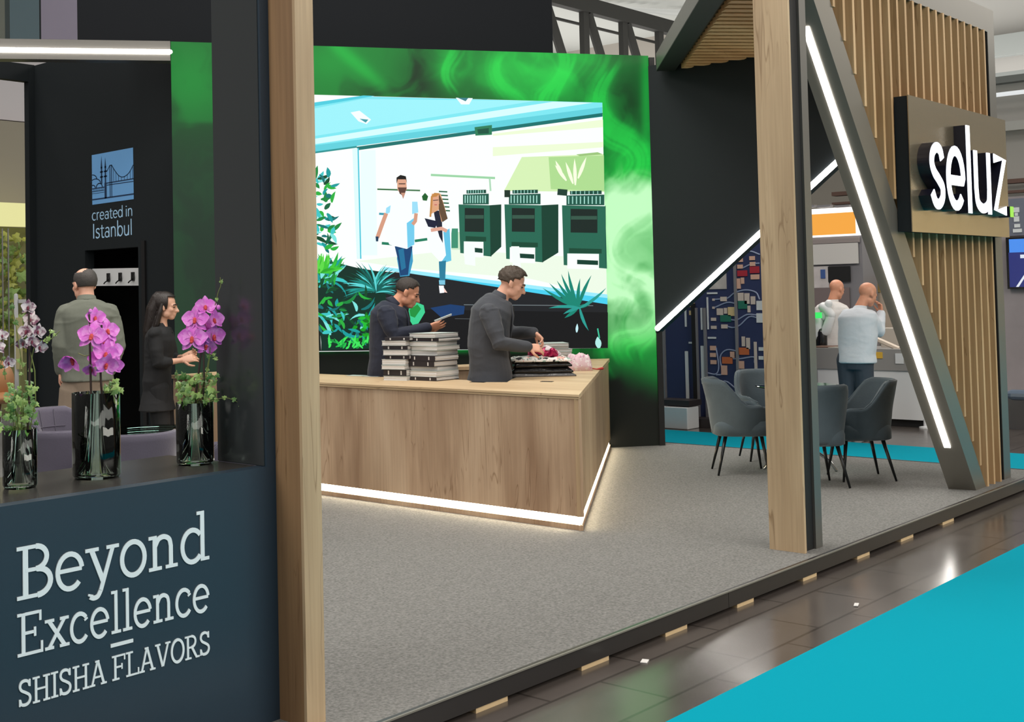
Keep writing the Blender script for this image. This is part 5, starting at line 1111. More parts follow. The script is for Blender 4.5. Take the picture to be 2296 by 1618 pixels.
cA, cB = on_z(921, 852, ZD), on_z(974, 854, ZD); wA = .285; rzA = atan2(cB[1] - cA[1], cB[0] - cA[0]); nA = np.array([-sin(rzA), cos(rzA), 0])
hB = [.030, .044, .030, .044, .040, .036, .034, .034, .028, .034]; tgtB = (853 - 748) / F * float(RM[2] @ (cA - CP)); hB = [h_ * tgtB / sum(hB) for h_ in hB]
pile((cA + cB) / 2 + nA * .15, rzA, wA, .29, ZD, hB, [1, 0, 0, 1, 1, 0, 0, 0, 1, 0], 'the right book pile on the desk', 'catalogues in the right pile on the desk', 4)
pC = np.array([9.25, 6.80, 0]); zc_ = float(RM[2] @ (pC - CP)); q_ = (RM @ (np.array([9.25, 6.8, ZD]) - CP)); pxC = CX + F * q_[0] / q_[2]; pyC = CY + F * q_[1] / q_[2]
kC = (1248 - pxC) / F * zc_; pC = pC + e * kC * 1.1
pile(pC, FACE_R + pi / 2, .24, .3, ZD, [.026 * 1.0] * 9, [0] * 9, 'the stack behind the bags on the desk', 'catalogues in the stack behind the bags', 6)
for k, (a_, lb_2) in enumerate(((on_z(800, 842, ZD), 'pale green leaflet lying on the desk left of the book piles, outer one'), (on_z(838, 843.5, ZD), 'pale green leaflet lying on the desk nearer the book piles'))):
    o = MB().obox(a_ + (0, 0, .002), np.array([.02, -.17, 0]), np.array([.10, .01, 0]), (0, 0, .003)).build('leaflet', M['paper_cover']); tag(o, lb_2, 'leaflet', 'leaflets on the desk')
# pile of black carrier bags with a printed scarf, pink pouch and magenta foil
bc = (on_z(1150, 846, ZD) + on_z(1286, 843, ZD)) / 2; bx = on_z(1286, 843, ZD) - on_z(1150, 846, ZD); bw_ = np.linalg.norm(bx); bx /= bw_; by = np.array([-bx[1], bx[0], 0])
M['bag'] = mat('black_glossy_plastic', (20, 20, 22), .22, bump=.6, bscale=22)
M['bag_grey'] = mat('smoky_plastic_film', (92, 92, 94), .25, bump=.8, bscale=30)
def rumple(c, hx, hy, h_, name, m, label, seed, rz=0, col2=None, cat='bag', group=None, dz=.0):
    ax_ = np.array([cos(rz) * bx[0] - sin(rz) * bx[1], sin(rz) * bx[0] + cos(rz) * bx[1], 0]); ay_ = np.array([-ax_[1], ax_[0], 0]); nx, ny = 22, 16
    rs = np.random.RandomState(seed); U, V_ = np.meshgrid(np.linspace(-1, 1, nx + 1), np.linspace(-1, 1, ny + 1)); nz_ = fbm(U * 2.6 + seed, V_ * 2.2 + 3, seed, 4)
    ed = np.clip(1.12 - np.maximum(np.abs(U) ** 5, np.abs(V_) ** 5), 0, 1) ** .5; wob = 1 + .07 * (fbm(U * 3 + 9, V_ * 3, seed + 3, 3) - .5)
    mb_ = MB(); top = c + U[..., None] * wob[..., None] * hx * ax_ + V_[..., None] * wob[..., None] * hy * ay_; zt = h_ * ed * (.62 + .76 * nz_)
    T2 = top.copy(); T2[..., 2] += zt; B2 = top.copy(); B2[..., 2] += .0005 + (0 if dz == 0 else -dz * np.maximum(np.abs(U), np.abs(V_)) ** 3)
    vs = list(T2.reshape(-1, 3)) + list(B2.reshape(-1, 3)); m_ = (nx + 1) * (ny + 1); fs = []
    for j in range(ny):
        for i in range(nx): a = j * (nx + 1) + i; fs += [(a, a + 1, a + nx + 2, a + nx + 1), (m_ + a, m_ + a + nx + 1, m_ + a + nx + 2, m_ + a + 1)]
    per = [i for i in range(nx)] + [j * (nx + 1) + nx for j in range(ny)] + [ny * (nx + 1) + i for i in range(nx, 0, -1)] + [j * (nx + 1) for j in range(ny, 0, -1)]
    for k in range(len(per)): a, b = per[k], per[(k + 1) % len(per)]; fs.append((a, m_ + a, m_ + b, b))
    o = mb_.add(vs, fs).build(name, m, smooth=True); return tag(o, label, cat, group)
def patt(name, base, cols, scale, th=.56):
    m = mat(name, base, .7); nt = m.node_tree; b = nt.nodes['Principled BSDF']; tc = nt.nodes.new('ShaderNodeTexCoord'); prev = lin(base); prev_s = None
    for k, c in enumerate(cols):
        n = nt.nodes.new('ShaderNodeTexNoise'); n.inputs['Scale'].default_value = scale * (1 + .3 * k); n.inputs['Detail'].default_value = 2; mp = nt.nodes.new('ShaderNodeMapping'); mp.inputs['Location'].default_value = (3.1 * k, 7.7 * k, 1.3 * k)
        nt.links.new(tc.outputs['Object'], mp.inputs[0]); nt.links.new(mp.outputs[0], n.inputs['Vector']); g_ = nt.nodes.new('ShaderNodeMath'); g_.operation = 'GREATER_THAN'; g_.inputs[1].default_value = th; nt.links.new(n.outputs[0], g_.inputs[0])
        mx = nt.nodes.new('ShaderNodeMix'); mx.data_type = 'RGBA'; nt.links.new(g_.outputs[0], mx.inputs[0]); mx.inputs[7].default_value = (*lin(c), 1)
        if prev_s is None: mx.inputs[6].default_value = (*prev, 1)
        else: nt.links.new(prev_s, mx.inputs[6])
        prev_s = mx.outputs[2]
    nt.links.new(prev_s, b.inputs['Base Color']); return m
bc0 = bc + by * .17
rumple(bc0, bw_ * .54, .17, .038, 'plastic_wrap', M['bag_grey'], 'smoky grey plastic film under the black bags on the desk', 11, cat='plastic film')
rumple(bc0 + (0, 0, .030), bw_ * .50, .16, .055, 'carrier_bag', M['bag'], 'glossy black carrier bag lying flat, lower of the two on the desk', 12, group='black bags on the desk')
rumple(bc0 + (0, 0, .078), bw_ * .49, .15, .050, 'carrier_bag', M['bag'], 'glossy black carrier bag lying flat under the printed scarf', 13, .05, group='black bags on the desk')
rumple(bc0 + (0, 0, .122) - by * .01 - bx * .005, bw_ * .50, .15, .038, 'scarf', patt('printed_scarf', (236, 232, 228), [(232, 176, 166), (36, 36, 40), (150, 176, 168)], 17, .60), 'white scarf with dark and coral print spread over the black bags', 14, -.03, cat='scarf', dz=.0)
pk = on_z(1302, 826, ZD + .02); pk = pk + by * .10
rumple(pk * (1, 1, 0) + (0, 0, ZD), .10, .11, .13, 'pouch', patt('pink_print', (226, 196, 204), [(206, 150, 176), (236, 224, 226)], 30, .58), 'pink printed cloth pouch at the right end of the bags', 15, cat='pouch')
o = MB().chain([pk * (1, 1, 0) + (0, 0, ZD + .02) + bx * .09 - by * .06, pk * (1, 1, 0) + (0, 0, ZD + .008) + bx * .15 - by * .04, pk * (1, 1, 0) + (0, 0, ZD + .010) + bx * .21 + by * .01], [.005, .005, .013], 8).build('tassel', mat('red_tassel', (200, 60, 60), .7), smooth=True); tag(o, 'small red tassel lying on the desk beside the pink pouch', 'tassel')
gp = bc0 + (0, 0, .155) + bx * .01
fo = MB(); rs = random.Random(5)
for k in range(15): q2 = gp + bx * rs.uniform(-.09, .12) + by * rs.uniform(-.06, .07) + (0, 0, rs.uniform(.01, .055)); fo.ell(q2, (rs.uniform(.03, .05), rs.uniform(.02, .04), rs.uniform(.02, .035)), eul(rs.uniform(-1, 1), rs.uniform(-1, 1), rs.uniform(0, 3)), 10, 7)
o = fo.build('foil_wrapping', mat('magenta_foil', (164, 22, 74), .25, .35, noise=.5, nscale=40), remesh=.009, sm=1); tag(o, 'crumpled magenta foil under the hands of the man in charcoal', 'foil')
wf = MB(); 
for k in range(9): q2 = gp + bx * (.05 + .012 * k) + by * rs.uniform(-.02, .05) + (0, 0, .075 - .008 * k); wf.ell(q2, (.035, .03, .012), eul(rs.uniform(-.6, .6), rs.uniform(.1, .7), rs.uniform(0, 3)), 10, 7)
o = wf.build('tissue_paper', mat('white_tissue', (222, 212, 216), .8), remesh=.007, sm=2); tag(o, 'white tissue paper draped over the magenta foil on the desk', 'tissue')

# ================================================================== CHAIRS AND TABLES
def chair_parts(root, m, seed=0, quilt=False):
    """bucket armchair: one curved back-and-arms shell, seat cushion, four splayed legs (own frame: faces +y)"""
    n, k = 40, 12
    def prof(a):            # a from -1 (front of one arm) over the back to +1
        b_ = abs(a); t = 1 - (min(1, max(0, (b_ - .34) / .36)) ** 2) * (3 - 2 * min(1, max(0, (b_ - .34) / .36))); return .595 + .225 * t - .045 * max(0, b_ - .85) / .15
    def pt(a, v, off):
        ang = -pi / 2 + a * R_(148); zt = prof(a); z = .34 + (zt - .34) * v
        fl = .80 + .20 * v ** .7 + .05 * max(0, v - .5) * (1 - abs(a)); rx_, ry_ = (.285 * fl - off), (.285 * fl - off)
        x = rx_ * cos(ang); y = ry_ * sin(ang); 
        if abs(a) > .55: y = y * (1 + .0 * a) 
        if y < 0: y -= .05 * max(0, v - .55) * (1 - min(1, abs(a) * 1.5))
        return (x, y, z)
    s_ = MB(); vs = []; fs = []
    rows = [(v, 0) for v in np.linspace(0, 1, k + 1)] + [(1.012, .022)] + [(v, .05) for v in np.linspace(1, .22, k)]
    for v, off in rows:
        for i in range(n + 1): vs.append(pt(-1 + 2 * i / n, v, off))
    R2 = len(rows)
    for j in range(R2 - 1):
        for i in range(n): a = j * (n + 1) + i; fs.append((a, a + 1, a + n + 2, a + n + 1))
    fs.append(tuple(j * (n + 1) for j in range(R2))); fs.append(tuple(j * (n + 1) + n for j in range(R2 - 1, -1, -1))); 
    for i in range(n): a = (R2 - 1) * (n + 1) + i; fs.append((a, a + 1, i + 1, i))
    sh = s_.add(vs, fs).build('shell', m, root, local=True, smooth=True)
    pi_ = MB().chain([pt(-1 + 2 * i / 24, 1.005, .022) for i in range(25)], .008, 6).build('piping', m, sh, local=True, smooth=True)
    c = MB(); c.loft([((0, .015, .335), (.215, 0, 0), (0, .225, 0)), ((0, .015, .345), (.235, 0, 0), (0, .245, 0)), ((0, .02, .42), (.238, 0, 0), (0, .25, 0)), ((0, .02, .462), (.225, 0, 0), (0, .238, 0)), ((0, .02, .47), (.19, 0, 0), (0, .20, 0))], 32, pw=3.2)
    c.build('seat', m, root, local=True, smooth=True)
    for sx in (-1, 1):
        for sy in (-1, 1): MB().chain([(sx * .15, .015 + sy * .15, .345), (sx * .215, .0 + sy * .215, .001)], [.017, .009], 10, False).build('leg', M['dark_metal'], root, local=True, smooth=True)
    if quilt:
        qm = MB()
        for v in (.45, .72):
            qm.chain([np.array(pt(a, v, .052)) for a in np.linspace(-.32, .32, 9)], .004, 5)
        for a in (-.2, 0, .2): qm.chain([np.array(pt(a, v, .052)) for v in np.linspace(.3, .98, 6)], .004, 5)
        qm.build('quilting', m, root, local=True)
def face_rz(dx, dy): return atan2(dy, dx) - pi / 2
ch0 = thing('armchair', 'grey velvet armchair left of the middle post, back towards the green wall', 'chair', (10.03, 5.40, 0), face_rz(.595, -.804), 'grey velvet armchairs of the seating group'); chair_parts(ch0, M['velvet'])
copy_tree(ch0, (10.98, 5.62, 0), face_rz(-.75, -.66), 'grey velvet armchair behind the round glass table, half hidden by the middle post')
copy_tree(ch0, (9.72, 4.58, 0), face_rz(.70, .71), 'grey velvet armchair seen from behind right beside the middle post')
copy_tree(ch0, (10.30, 4.43, 0), face_rz(-.66, .75), 'grey velvet armchair standing nearest the leaning strut, open side to the left')
def table(loc, r_, label, base):
    t = thing('glass_table', label, 'table', loc, 0, None)
    MB().lathe([(r_ - .004, .735), (r_, .739), (r_, .745), (r_ - .004, .749)], (0, 0, 0), 48).build('top', M['glass_table'], t, local=True, smooth=False)
    if base == 'arc':
        MB().lathe([(.03, .70), (.03, .05)], (0, 0, 0), 16).build('column', M['chrome'], t, local=True, smooth=True); MB().lathe([(.09, .71), (.09, .734)], (0, 0, 0), 20).build('hub', M['chrome'], t, local=True)
        for a in (0.4, 2.0, 3.6, 5.1): MB().chain([(.03 * cos(a), .03 * sin(a), .20), (.14 * cos(a), .14 * sin(a), .17), (.24 * cos(a), .24 * sin(a), .10), (.30 * cos(a), .30 * sin(a), .012)], [.014] * 4, 8).build('foot', M['chrome'], t, local=True, smooth=True)
    else:
        MB().lathe([(.12, .0), (.12, .734)], (0, 0, 0), 20, fl=(.06, 8)).build('column', M['chrome'], t, local=True, smooth=True)
        MB().lathe([(.2, 0), (.2, .01), (.13, .02)], (0, 0, 0), 28).build('foot', M['chrome'], t, local=True, smooth=True)
    return t
table((10.42, 5.03, 0), .36, 'round glass table with chrome feet among the grey armchairs, mostly behind the middle post', 'arc')
# lounge on the left
def lz(px_, py_, Z): q = at_depth(px_, py_, Z); return (float(q[0]), float(q[1]), 0)
ch1 = thing('armchair', 'mauve grey armchair turned away, its plain back nearest the orchid counter', 'chair', lz(150, 1000, 7.9), face_rz(.75, .66), 'mauve armchairs of the left lounge'); chair_parts(ch1, M['velvet_purple'], quilt=True)
copy_tree(ch1, lz(152, 950, 9.2), face_rz(.35, -.94), 'mauve grey armchair with quilted inner back, behind the nearest mauve chair')
copy_tree(ch1, lz(292, 1010, 7.6), face_rz(.1, .99), 'mauve grey armchair beside the glass table, behind the tall middle vase')
copy_tree(ch1, lz(505, 1000, 8.6), face_rz(-.6, .7), 'mauve grey armchair right of the glass table, behind the right vase')
table(lz(338, 985, 8.35), .34, 'round glass table on a fluted chrome column in the left lounge', 'col')

# ================================================================== VASES, ORCHIDS, IVY
M['soil'] = mat('dark_potting_liner', (20, 20, 20), .5, bump=.4, bscale=60)
M['ivy'] = mat('ivy_leaf_green', (78, 118, 56), .45, noise=.35, nscale=22)
M['ivy2'] = mat('ivy_leaf_light', (134, 166, 90), .45, noise=.3, nscale=22)
M['strap'] = mat('orchid_leaf_green', (112, 168, 84), .4, noise=.25, nscale=10)
M['stake'] = mat('dark_plant_stake', (52, 36, 32), .6)
M['stemg'] = mat('green_stem', (108, 120, 62), .5)
def petal_mat(name, c, c2):
    m = mat(name, c, .55); nt = m.node_tree; b = nt.nodes['Principled BSDF']; tc = nt.nodes.new('ShaderNodeTexCoord'); n = nt.nodes.new('ShaderNodeTexNoise'); n.inputs['Scale'].default_value = 55; nt.links.new(tc.outputs['Object'], n.inputs['Vector'])
    r = nt.nodes.new('ShaderNodeValToRGB'); r.color_ramp.elements[0].position = .45; r.color_ramp.elements[1].position = .62; r.color_ramp.elements[0].color = (*lin(c), 1); r.color_ramp.elements[1].color = (*lin(c2), 1)
    nt.links.new(n.outputs[0], r.inputs[0]); nt.links.new(r.outputs[0], b.inputs['Base Color']); b.inputs['Subsurface Weight'].default_value = .15; b.inputs['Subsurface Radius'].default_value = (.01, .006, .008); return m
M['petal'] = petal_mat('magenta_petal', (228, 116, 222), (242, 156, 238)); M['petal_w'] = petal_mat('spotted_white_petal', (222, 212, 216), (120, 70, 98)); M['lip'] = mat('orchid_lip_red', (206, 70, 66), .5); M['lip_w'] = mat('orchid_lip_dark', (120, 40, 66), .5)
def basis(nrm, upv=(0, 0, 1)):
    n = np.array(nrm, float); n /= np.linalg.norm(n); u = np.cross(np.array(upv, float), n); u /= np.linalg.norm(u); return u, np.cross(n, u), n
def flower(c, nrm, size, m1, m2, root, roll=0, close=0.0):
    u, w, n = basis(nrm); u, w = u * cos(roll) + w * sin(roll), -u * sin(roll) + w * cos(roll); mb = MB(); c = np.array(c, float)
    def petal(a, ln, wd_, lift, cup, mi=0, base=.02):
        d_ = u * cos(a) + w * sin(a); s_ = -u * sin(a) + w * cos(a)
        def fn(i, j):
            t = j; wv = wd_ * (sin(pi * (t ** .8) * .93 + .1)) ; x = (i - .5) * 2
            return tuple(c + d_ * ln * (base / max(ln, .01) + t * (1 - .35 * close)) + s_ * wv * x * .5 + n * (lift * t + cup * x * x * wv - .10 * ln * t * t + close * ln * t * 1.1))
        mb.grid(fn, 6, 6, mi)
    for a in (.12, pi - .12): petal(a, size * .95, size * 1.05, .004, .10, base=.001)
    for a in (pi / 2, -pi / 2 + .75, -pi / 2 - .75): petal(a, size * .98, size * .58, -.004, .16, base=.001)
    mb.ell(c + n * size * .16 - w * size * .12, (size * .13, size * .13, size * .22), np.stack([u, n, w], 1), 10, 7, 1); mb.ell(c + n * size * .24 - w * size * .26, (size * .10, size * .12, size * .10), np.stack([u, n, w], 1), 8, 6, 1)
    return mb.build('flower', [m1, m2], root, smooth=True)
def ivy_leaf(mb, c, nrm, size, roll, mi):
    u, w, n = basis(nrm); u, w = u * cos(roll) + w * sin(roll), -u * sin(roll) + w * cos(roll); c = np.array(c, float)
    out = [(0, -.1), (.28, -.28), (.52, -.02), (.40, .18), (.46, .46), (.2, .5), (0, 1.0), (-.2, .5), (-.46, .46), (-.40, .18), (-.52, -.02), (-.28, -.28)]
    mid = c + w * size * .18 + n * size * .10; P_ = [c + u * x * size + w * y * size - n * size * .18 * (x * x + y * y) for x, y in out]
    o = len(mb.v); mb.v += [tuple(mid)] + [tuple(p_) for p_ in P_]; k = len(out)
    for i in range(k): mb.f.append((o, o + 1 + i, o + 1 + (i + 1) % k)); mb.mi.append(mi)
def vase(px_, py_, r_px, top, seed, label):
    c = on_z(px_, py_, .969); Z = float(RM[2] @ (c - CP)); r_ = r_px / F * Z; h = (py_ - top) / F * Z * 1.0
    t = thing('glass_vase', label, 'vase', (c[0], c[1], .9695), 0, 'glass cylinder vases on the counter')
    n = 40; MB().lathe([(r_ * .90, 0), (r_, .012), (r_, h), (r_ - .006, h), (r_ - .006, .022), (r_ * .2, .020)], (0, 0, 0), n, fl=(.022, 10)).build('glass', M['glass'], t, local=True, smooth=True)
    MB().lathe([(r_ * .2, .023), (r_ * .88, .024), (r_ * .90, h * .46), (r_ * .3, h * .47)], (0, 0, 0), 26, fl=(.02, 10)).build('soil_liner', M['soil'], t, local=True, smooth=True)
    return c, Z, r_, h, t
def orchid(vs_, label, flowers, stakes, m1, m2, seed, size_px=26, buds=(), leaves=9):
    c, Z, r_, h, _ = vs_; t = thing('orchid', label, 'orchid', (c[0], c[1], .9695 + h * .47)); rs = random.Random(seed)
    P_ = lambda x, y, dz=0.: at_depth(x, y, Z + dz)
    cam_dir = (CP - c); cam_dir /= np.linalg.norm(cam_dir)
    for st_ in stakes: MB().chain([P_(*q) for q in st_[0]], st_[1], 7, smooth if False else True).build('stem', st_[2], t, smooth=True)
    for (x, y, dz, tx, tz, sc, close) in flowers:
        nrm = cam_dir + rt * tx + np.array([0, 0, tz]); q = P_(x, y, dz); flower(q, nrm, size_px * sc / F * Z, m1, m2, t, rs.uniform(-.25, .25), close)
    for x, y, rr in buds: MB().ell(P_(x, y), (rr / F * Z * .8, rr / F * Z * .8, rr / F * Z), None, 10, 8).build('bud', m1, t, smooth=True)
    for k in range(leaves):
        a = 2 * pi * k / leaves + seed; ln = r_ * 1.5; d_ = np.array([cos(a), sin(a), 0]); s_ = np.array([-sin(a), cos(a), 0]); b_ = np.array([c[0], c[1], .9695 + h * .47])
        MB().grid(lambda i, j: tuple(b_ + d_ * r_ * .90 * sin(j * 1.5) + np.array([0, 0, 1]) * h * .48 * j + s_ * (i - .5) * r_ * .75 * sin(pi * (j * .9 + .08))), 4, 7).build('leaf', M['strap'], t, smooth=True, solid=.0015)
    return t
def ivy(vs_, label, tendrils, cloud, seed, n):
    c, Z, r_, h, _ = vs_; t = thing('ivy', label, 'ivy', (c[0], c[1], .9695 + h * .47)); rs = random.Random(seed); P_ = lambda x, y, dz=0.: at_depth(x, y, Z + dz); fo = MB(); sm_ = MB()
    for pts, nl in tendrils:
        q = [P_(*p_) for p_ in spl(pts, 5)]; sm_.chain(q, .0016, 5)
        for k in range(nl): p_ = q[int((k + .7) / nl * (len(q) - 1))]; ivy_leaf(fo, p_, CP - p_ + np.array([rs.uniform(-2, 2), rs.uniform(-2, 2), rs.uniform(0, 3)]), rs.uniform(8, 13) / F * Z, rs.uniform(0, 6.2), rs.randrange(2))
    x0, x1, y0, y1 = cloud
    for k in range(n):
        p_ = P_(rs.uniform(x0, x1), y0 + (y1 - y0) * rs.random() ** .8, rs.uniform(-.07, .07)); ivy_leaf(fo, p_, CP - p_ + np.array([rs.uniform(-3, 3), rs.uniform(-3, 3), rs.uniform(-1, 4)]), rs.uniform(10, 19) / F * Z, rs.uniform(0, 6.2), rs.randrange(2))
        if k % 3 == 0: sm_.chain([np.array([c[0] + rs.uniform(-.5, .5) * r_, c[1] + rs.uniform(-.5, .5) * r_, .9695 + h * .45]), (p_ + np.array([c[0], c[1], p_[2]])) / 2, p_], .0013, 4)
    for k in range(26):
        a = rs.uniform(0, 6.28); rr = r_ * rs.uniform(.3, .8); zz = .9695 + h * rs.uniform(.5, .93); p_ = np.array([c[0] + rr * cos(a), c[1] + rr * sin(a), zz]); ivy_leaf(fo, p_, (cos(a), sin(a), rs.uniform(-.3, .6)), r_ * .26, rs.uniform(0, 6.2), rs.randrange(2))
        sm_.chain([p_ - (0, 0, h * .2), p_ + (0, 0, h * .1)], .0012, 4)
    sm_.build('stems', M['stemg'], t, smooth=True); fo.build('foliage', [M['ivy'], M['ivy2']], t)
    return t
v0 = vase(-38, 1112, 36, 985, 1, 'glass vase cut off by the left picture edge, holding spotted orchids')
v1 = vase(45, 1093, 37, 962, 2, 'small glass vase with spotted white orchid, leftmost whole vase on the counter')
v2 = vase(217, 1070, 52, 880, 3, 'tallest and widest glass vase, middle of the counter, with magenta orchid')
v3 = vase(438, 1040, 41, 902, 4, 'glass vase with magenta orchid beside the black panel at the right end of the counter')
orchid(v0, 'spotted white orchid at the left picture edge', [(4, 752, .02, .4, .1, .7, .3), (-6, 778, 0, .2, .2, .8, 0), (18, 812, 0, .5, -.3, .75, .4), (-22, 760, 0, -.3, .2, .9, 0)], [([(-30, 1000), (-22, 880), (-8, 760)], .004, M['stake'])], M['petal_w'], M['lip_w'], 5, 24)
orchid(v1, 'drooping spotted white orchid in the small left vase', [(62, 688, 0, .3, -.1, .85, .35), (70, 716, .03, -.4, .1, .9, 0), (60, 742, 0, -.6, -.1, .95, .2), (84, 742, 0, .5, -.2, .85, .3), (52, 768, .02, -.3, -.5, .8, .5), (88, 776, 0, .6, -.6, .85, .5), (72, 764, -.03, .1, -.3, .8, .4)], [([(60, 1030), (66, 880), (67, 760), (64, 690)], .004, M['stake']), ([(62, 985), (80, 900), (78, 830), (66, 780)], .002, M['stemg'])], M['petal_w'], M['lip_w'], 7, 24)
orchid(v2, 'magenta orchid with a tall dark stake in the big middle vase', [(213, 712, .02, .2, .1, .85, .35), (240, 741, .03, .5, .2, 1.0, .1), (207, 752, -.03, -.25, .05, 1.15, 0), (233, 770, .04, .3, .1, .9, 0), (236, 792, 0, .4, -.1, 1.05, .1), (252, 786, .03, .7, 0, .9, .1), (222, 800, .04, -.1, -.2, .9, .2), (238, 815, -.02, .2, -.5, 1.0, .35), (255, 818, .02, .6, -.5, .8, .4), (163, 803, 0, -.4, -.9, 1.1, .75), (206, 826, .01, -.5, -.8, .7, .5)],
       [([(206, 960), (203, 830), (200, 706)], .0042, M['stake']), ([(232, 940), (226, 850), (224, 780), (228, 730)], .0042, M['stake']), ([(203, 795), (190, 798), (176, 792)], .002, M['stemg'])], M['petal'], M['lip'], 9, 32, [(203, 697, 5)])
orchid(v3, 'magenta orchid leaning beside the black panel at the right end of the counter', [(460, 688, 0, .2, .3, .9, .35), (438, 715, -.02, -.3, 0, 1.05, 0), (456, 727, .03, .2, .1, .9, .1), (432, 757, -.03, -.3, -.1, 1.15, 0), (478, 716, 0, .9, 0, .85, .5), (478, 752, .01, .6, -.3, 1.0, .2), (462, 772, .0, .1, -.7, .9, .45)],
       [([(434, 960), (440, 880), (452, 780), (458, 690)], .0042, M['stake']), ([(452, 940), (458, 850), (456, 780)], .0038, M['stake']), ([(458, 700), (472, 690), (480, 700), (488, 690)], .0018, M['stemg'])], M['petal'], M['lip'], 11, 32, [(490, 689, 6)])
ivy(v0, 'ivy at the left picture edge under the spotted orchid', [([(-30, 980), (-10, 880), (6, 800), (12, 850)], 5)], (-60, 12, 870, 970), 1, 16)
ivy(v1, 'bushy ivy spilling over the small left vase, one tendril reaching right', [([(60, 950), (66, 850), (80, 770), (108, 764), (134, 742)], 5), ([(100, 764), (112, 750), (113, 738)], 2), ([(40, 950), (44, 850), (46, 800)], 4), ([(55, 850), (30, 700), (22, 690)], 4)], (8, 82, 855, 965), 2, 60)
ivy(v2, 'sprig of ivy at the rim of the big middle vase', [([(240, 960), (248, 900), (252, 855), (262, 862)], 6), ([(255, 930), (266, 890), (272, 868), (262, 880)], 3), ([(225, 930), (236, 880), (246, 860)], 4)], (238, 266, 852, 880), 3, 12)
ivy(v3, 'ivy filling the right vase, curling tendrils above and to the right', [([(440, 905), (466, 830), (476, 720), (488, 660), (495, 640), (494, 622)], 3), ([(470, 900), (500, 892), (522, 896), (550, 915), (566, 950), (562, 985), (552, 992)], 8), ([(420, 900), (400, 860), (396, 830)], 5), ([(455, 890), (470, 800), (490, 806)], 5)], (398, 486, 838, 905), 4, 60)

# ================================================================== FAR STAND ACROSS THE AISLE
XB = 14.1
db = thing('display_wall', 'dark blue exhibition wall with pictogram cards seen left of the middle post', 'display wall', (XB, 8, -.11))
M['blue_board'] = mat('dark_blue_print', (44, 54, 92), .5, noise=.18, nscale=2.2); M['card'] = mat('pale_card', (206, 190, 180), .6); M['card_pink'] = mat('peach_card', (214, 170, 150), .6); M['alu'] = mat('aluminium_post', (148, 146, 150), .4, .4)
bt = on_x(1703, 539, XB)[2]; bl, br = on_x(1494, 800, XB)[1], on_x(1760, 800, XB)[1]; bb = on_x(1600, 930, XB)[2]
MB().box((XB, bl, -.0), (XB + .08, br, bt)).build('panel', M['blue_board'], db)
MB().box((XB - .25, bl, -.109), (XB + .08, br, 0)).build('plinth', mat('dark_plinth', (52, 46, 46), .6), db)
wl = on_x(1474, 800, XB)[1]; MB().box((XB - .01, bl + .02, -.109), (XB + .07, wl + .3, bt)).build('white_end_panel', M['white'], db)
def px_rect(x0, y0, x1, y1, X, off, th, name, m, parent):
    P_ = [on_x(x0, y0, X), on_x(x1, y0, X), on_x(x1, y1, X), on_x(x0, y1, X)]; ya_, yb2 = (P_[0][1] + P_[3][1]) / 2, (P_[1][1] + P_[2][1]) / 2; z1, z0 = (P_[0][2] + P_[1][2]) / 2, (P_[2][2] + P_[3][2]) / 2
    return MB().box((X - off - th, ya_, z0), (X - off, yb2, z1)).build(name, m, parent)
for x0, x1 in ((1488, 1492), (1564, 1568), (1582, 1587), (1651, 1656)): px_rect(x0, 560 if x0 > 1600 else 690, x1, 945, XB, .0, .03, 'post', M['alu'], db)
px_rect(1557, 680, 1563, 940, XB, .0, .05, 'dark_post', M['black_deep'], db)
gcol = {'r': mat('red_tag', (170, 40, 56), .6), 'g': mat('green_tag', (34, 112, 92), .6), 'o': mat('orange_tag', (196, 104, 60), .6), 'p': M['card_pink'], 'c': M['card'], 'w': M['white'], 'y': mat('cream_card', (216, 190, 140), .6)}
for c_, x0, y0, x1, y1 in (('p', 1654, 562, 1666, 571), ('p', 1653, 578, 1666, 587), ('p', 1654, 593, 1666, 602), ('p', 1681, 574, 1693, 583), ('p', 1682, 587, 1694, 596), ('r', 1654, 606, 1676, 619), ('r', 1682, 597, 1703, 612), ('p', 1653, 624, 1661, 647), ('p', 1662, 622, 1669, 636), ('p', 1684, 615, 1703, 626), ('c', 1655, 656, 1668, 674), ('c', 1670, 657, 1681, 681), ('c', 1684, 664, 1694, 682), ('g', 1656, 674, 1676, 692), ('c', 1677, 685, 1683, 700), ('w', 1697, 674, 1712, 695), ('w', 1697, 702, 1712, 723),
        ('c', 1616, 665, 1630, 675), ('c', 1608, 691, 1622, 706), ('c', 1624, 690, 1631, 703), ('y', 1633, 688, 1648, 708), ('g', 1616, 706, 1640, 721), ('c', 1618, 727, 1632, 736), ('y', 1546, 679, 1558, 688), ('y', 1546, 696, 1558, 706), ('w', 1536, 682, 1540, 732), ('w', 1586, 666, 1589, 738), ('w', 1572, 690, 1576, 739), ('p', 1593, 775, 1606, 785), ('p', 1593, 791, 1606, 800), ('p', 1594, 807, 1607, 816), ('o', 1620, 800, 1643, 815), ('p', 1638, 788, 1648, 802), ('p', 1618, 819, 1631, 840), ('o', 1658, 779, 1680, 795), ('c', 1664, 754, 1671, 776), ('c', 1674, 757, 1682, 782), ('p', 1658, 809, 1669, 826), ('o', 1659, 831, 1680, 845), ('c', 1692, 766, 1698, 838), ('w', 1702, 778, 1712, 786), ('w', 1702, 798, 1712, 806), ('w', 1538, 787, 1545, 895), ('w', 1573, 775, 1580, 860), ('w', 1586, 655, 1609, 659), ('w', 1588, 755, 1606, 759), ('w', 1545, 766, 1559, 770), ('c', 1598, 669, 1603, 674), ('c', 1598, 687, 1603, 692), ('c', 1595, 712, 1606, 719), ('c', 1595, 730, 1607, 737)):
    px_rect(x0, y0, x1, y1, XB, .001, .012, 'card', gcol[c_], db)
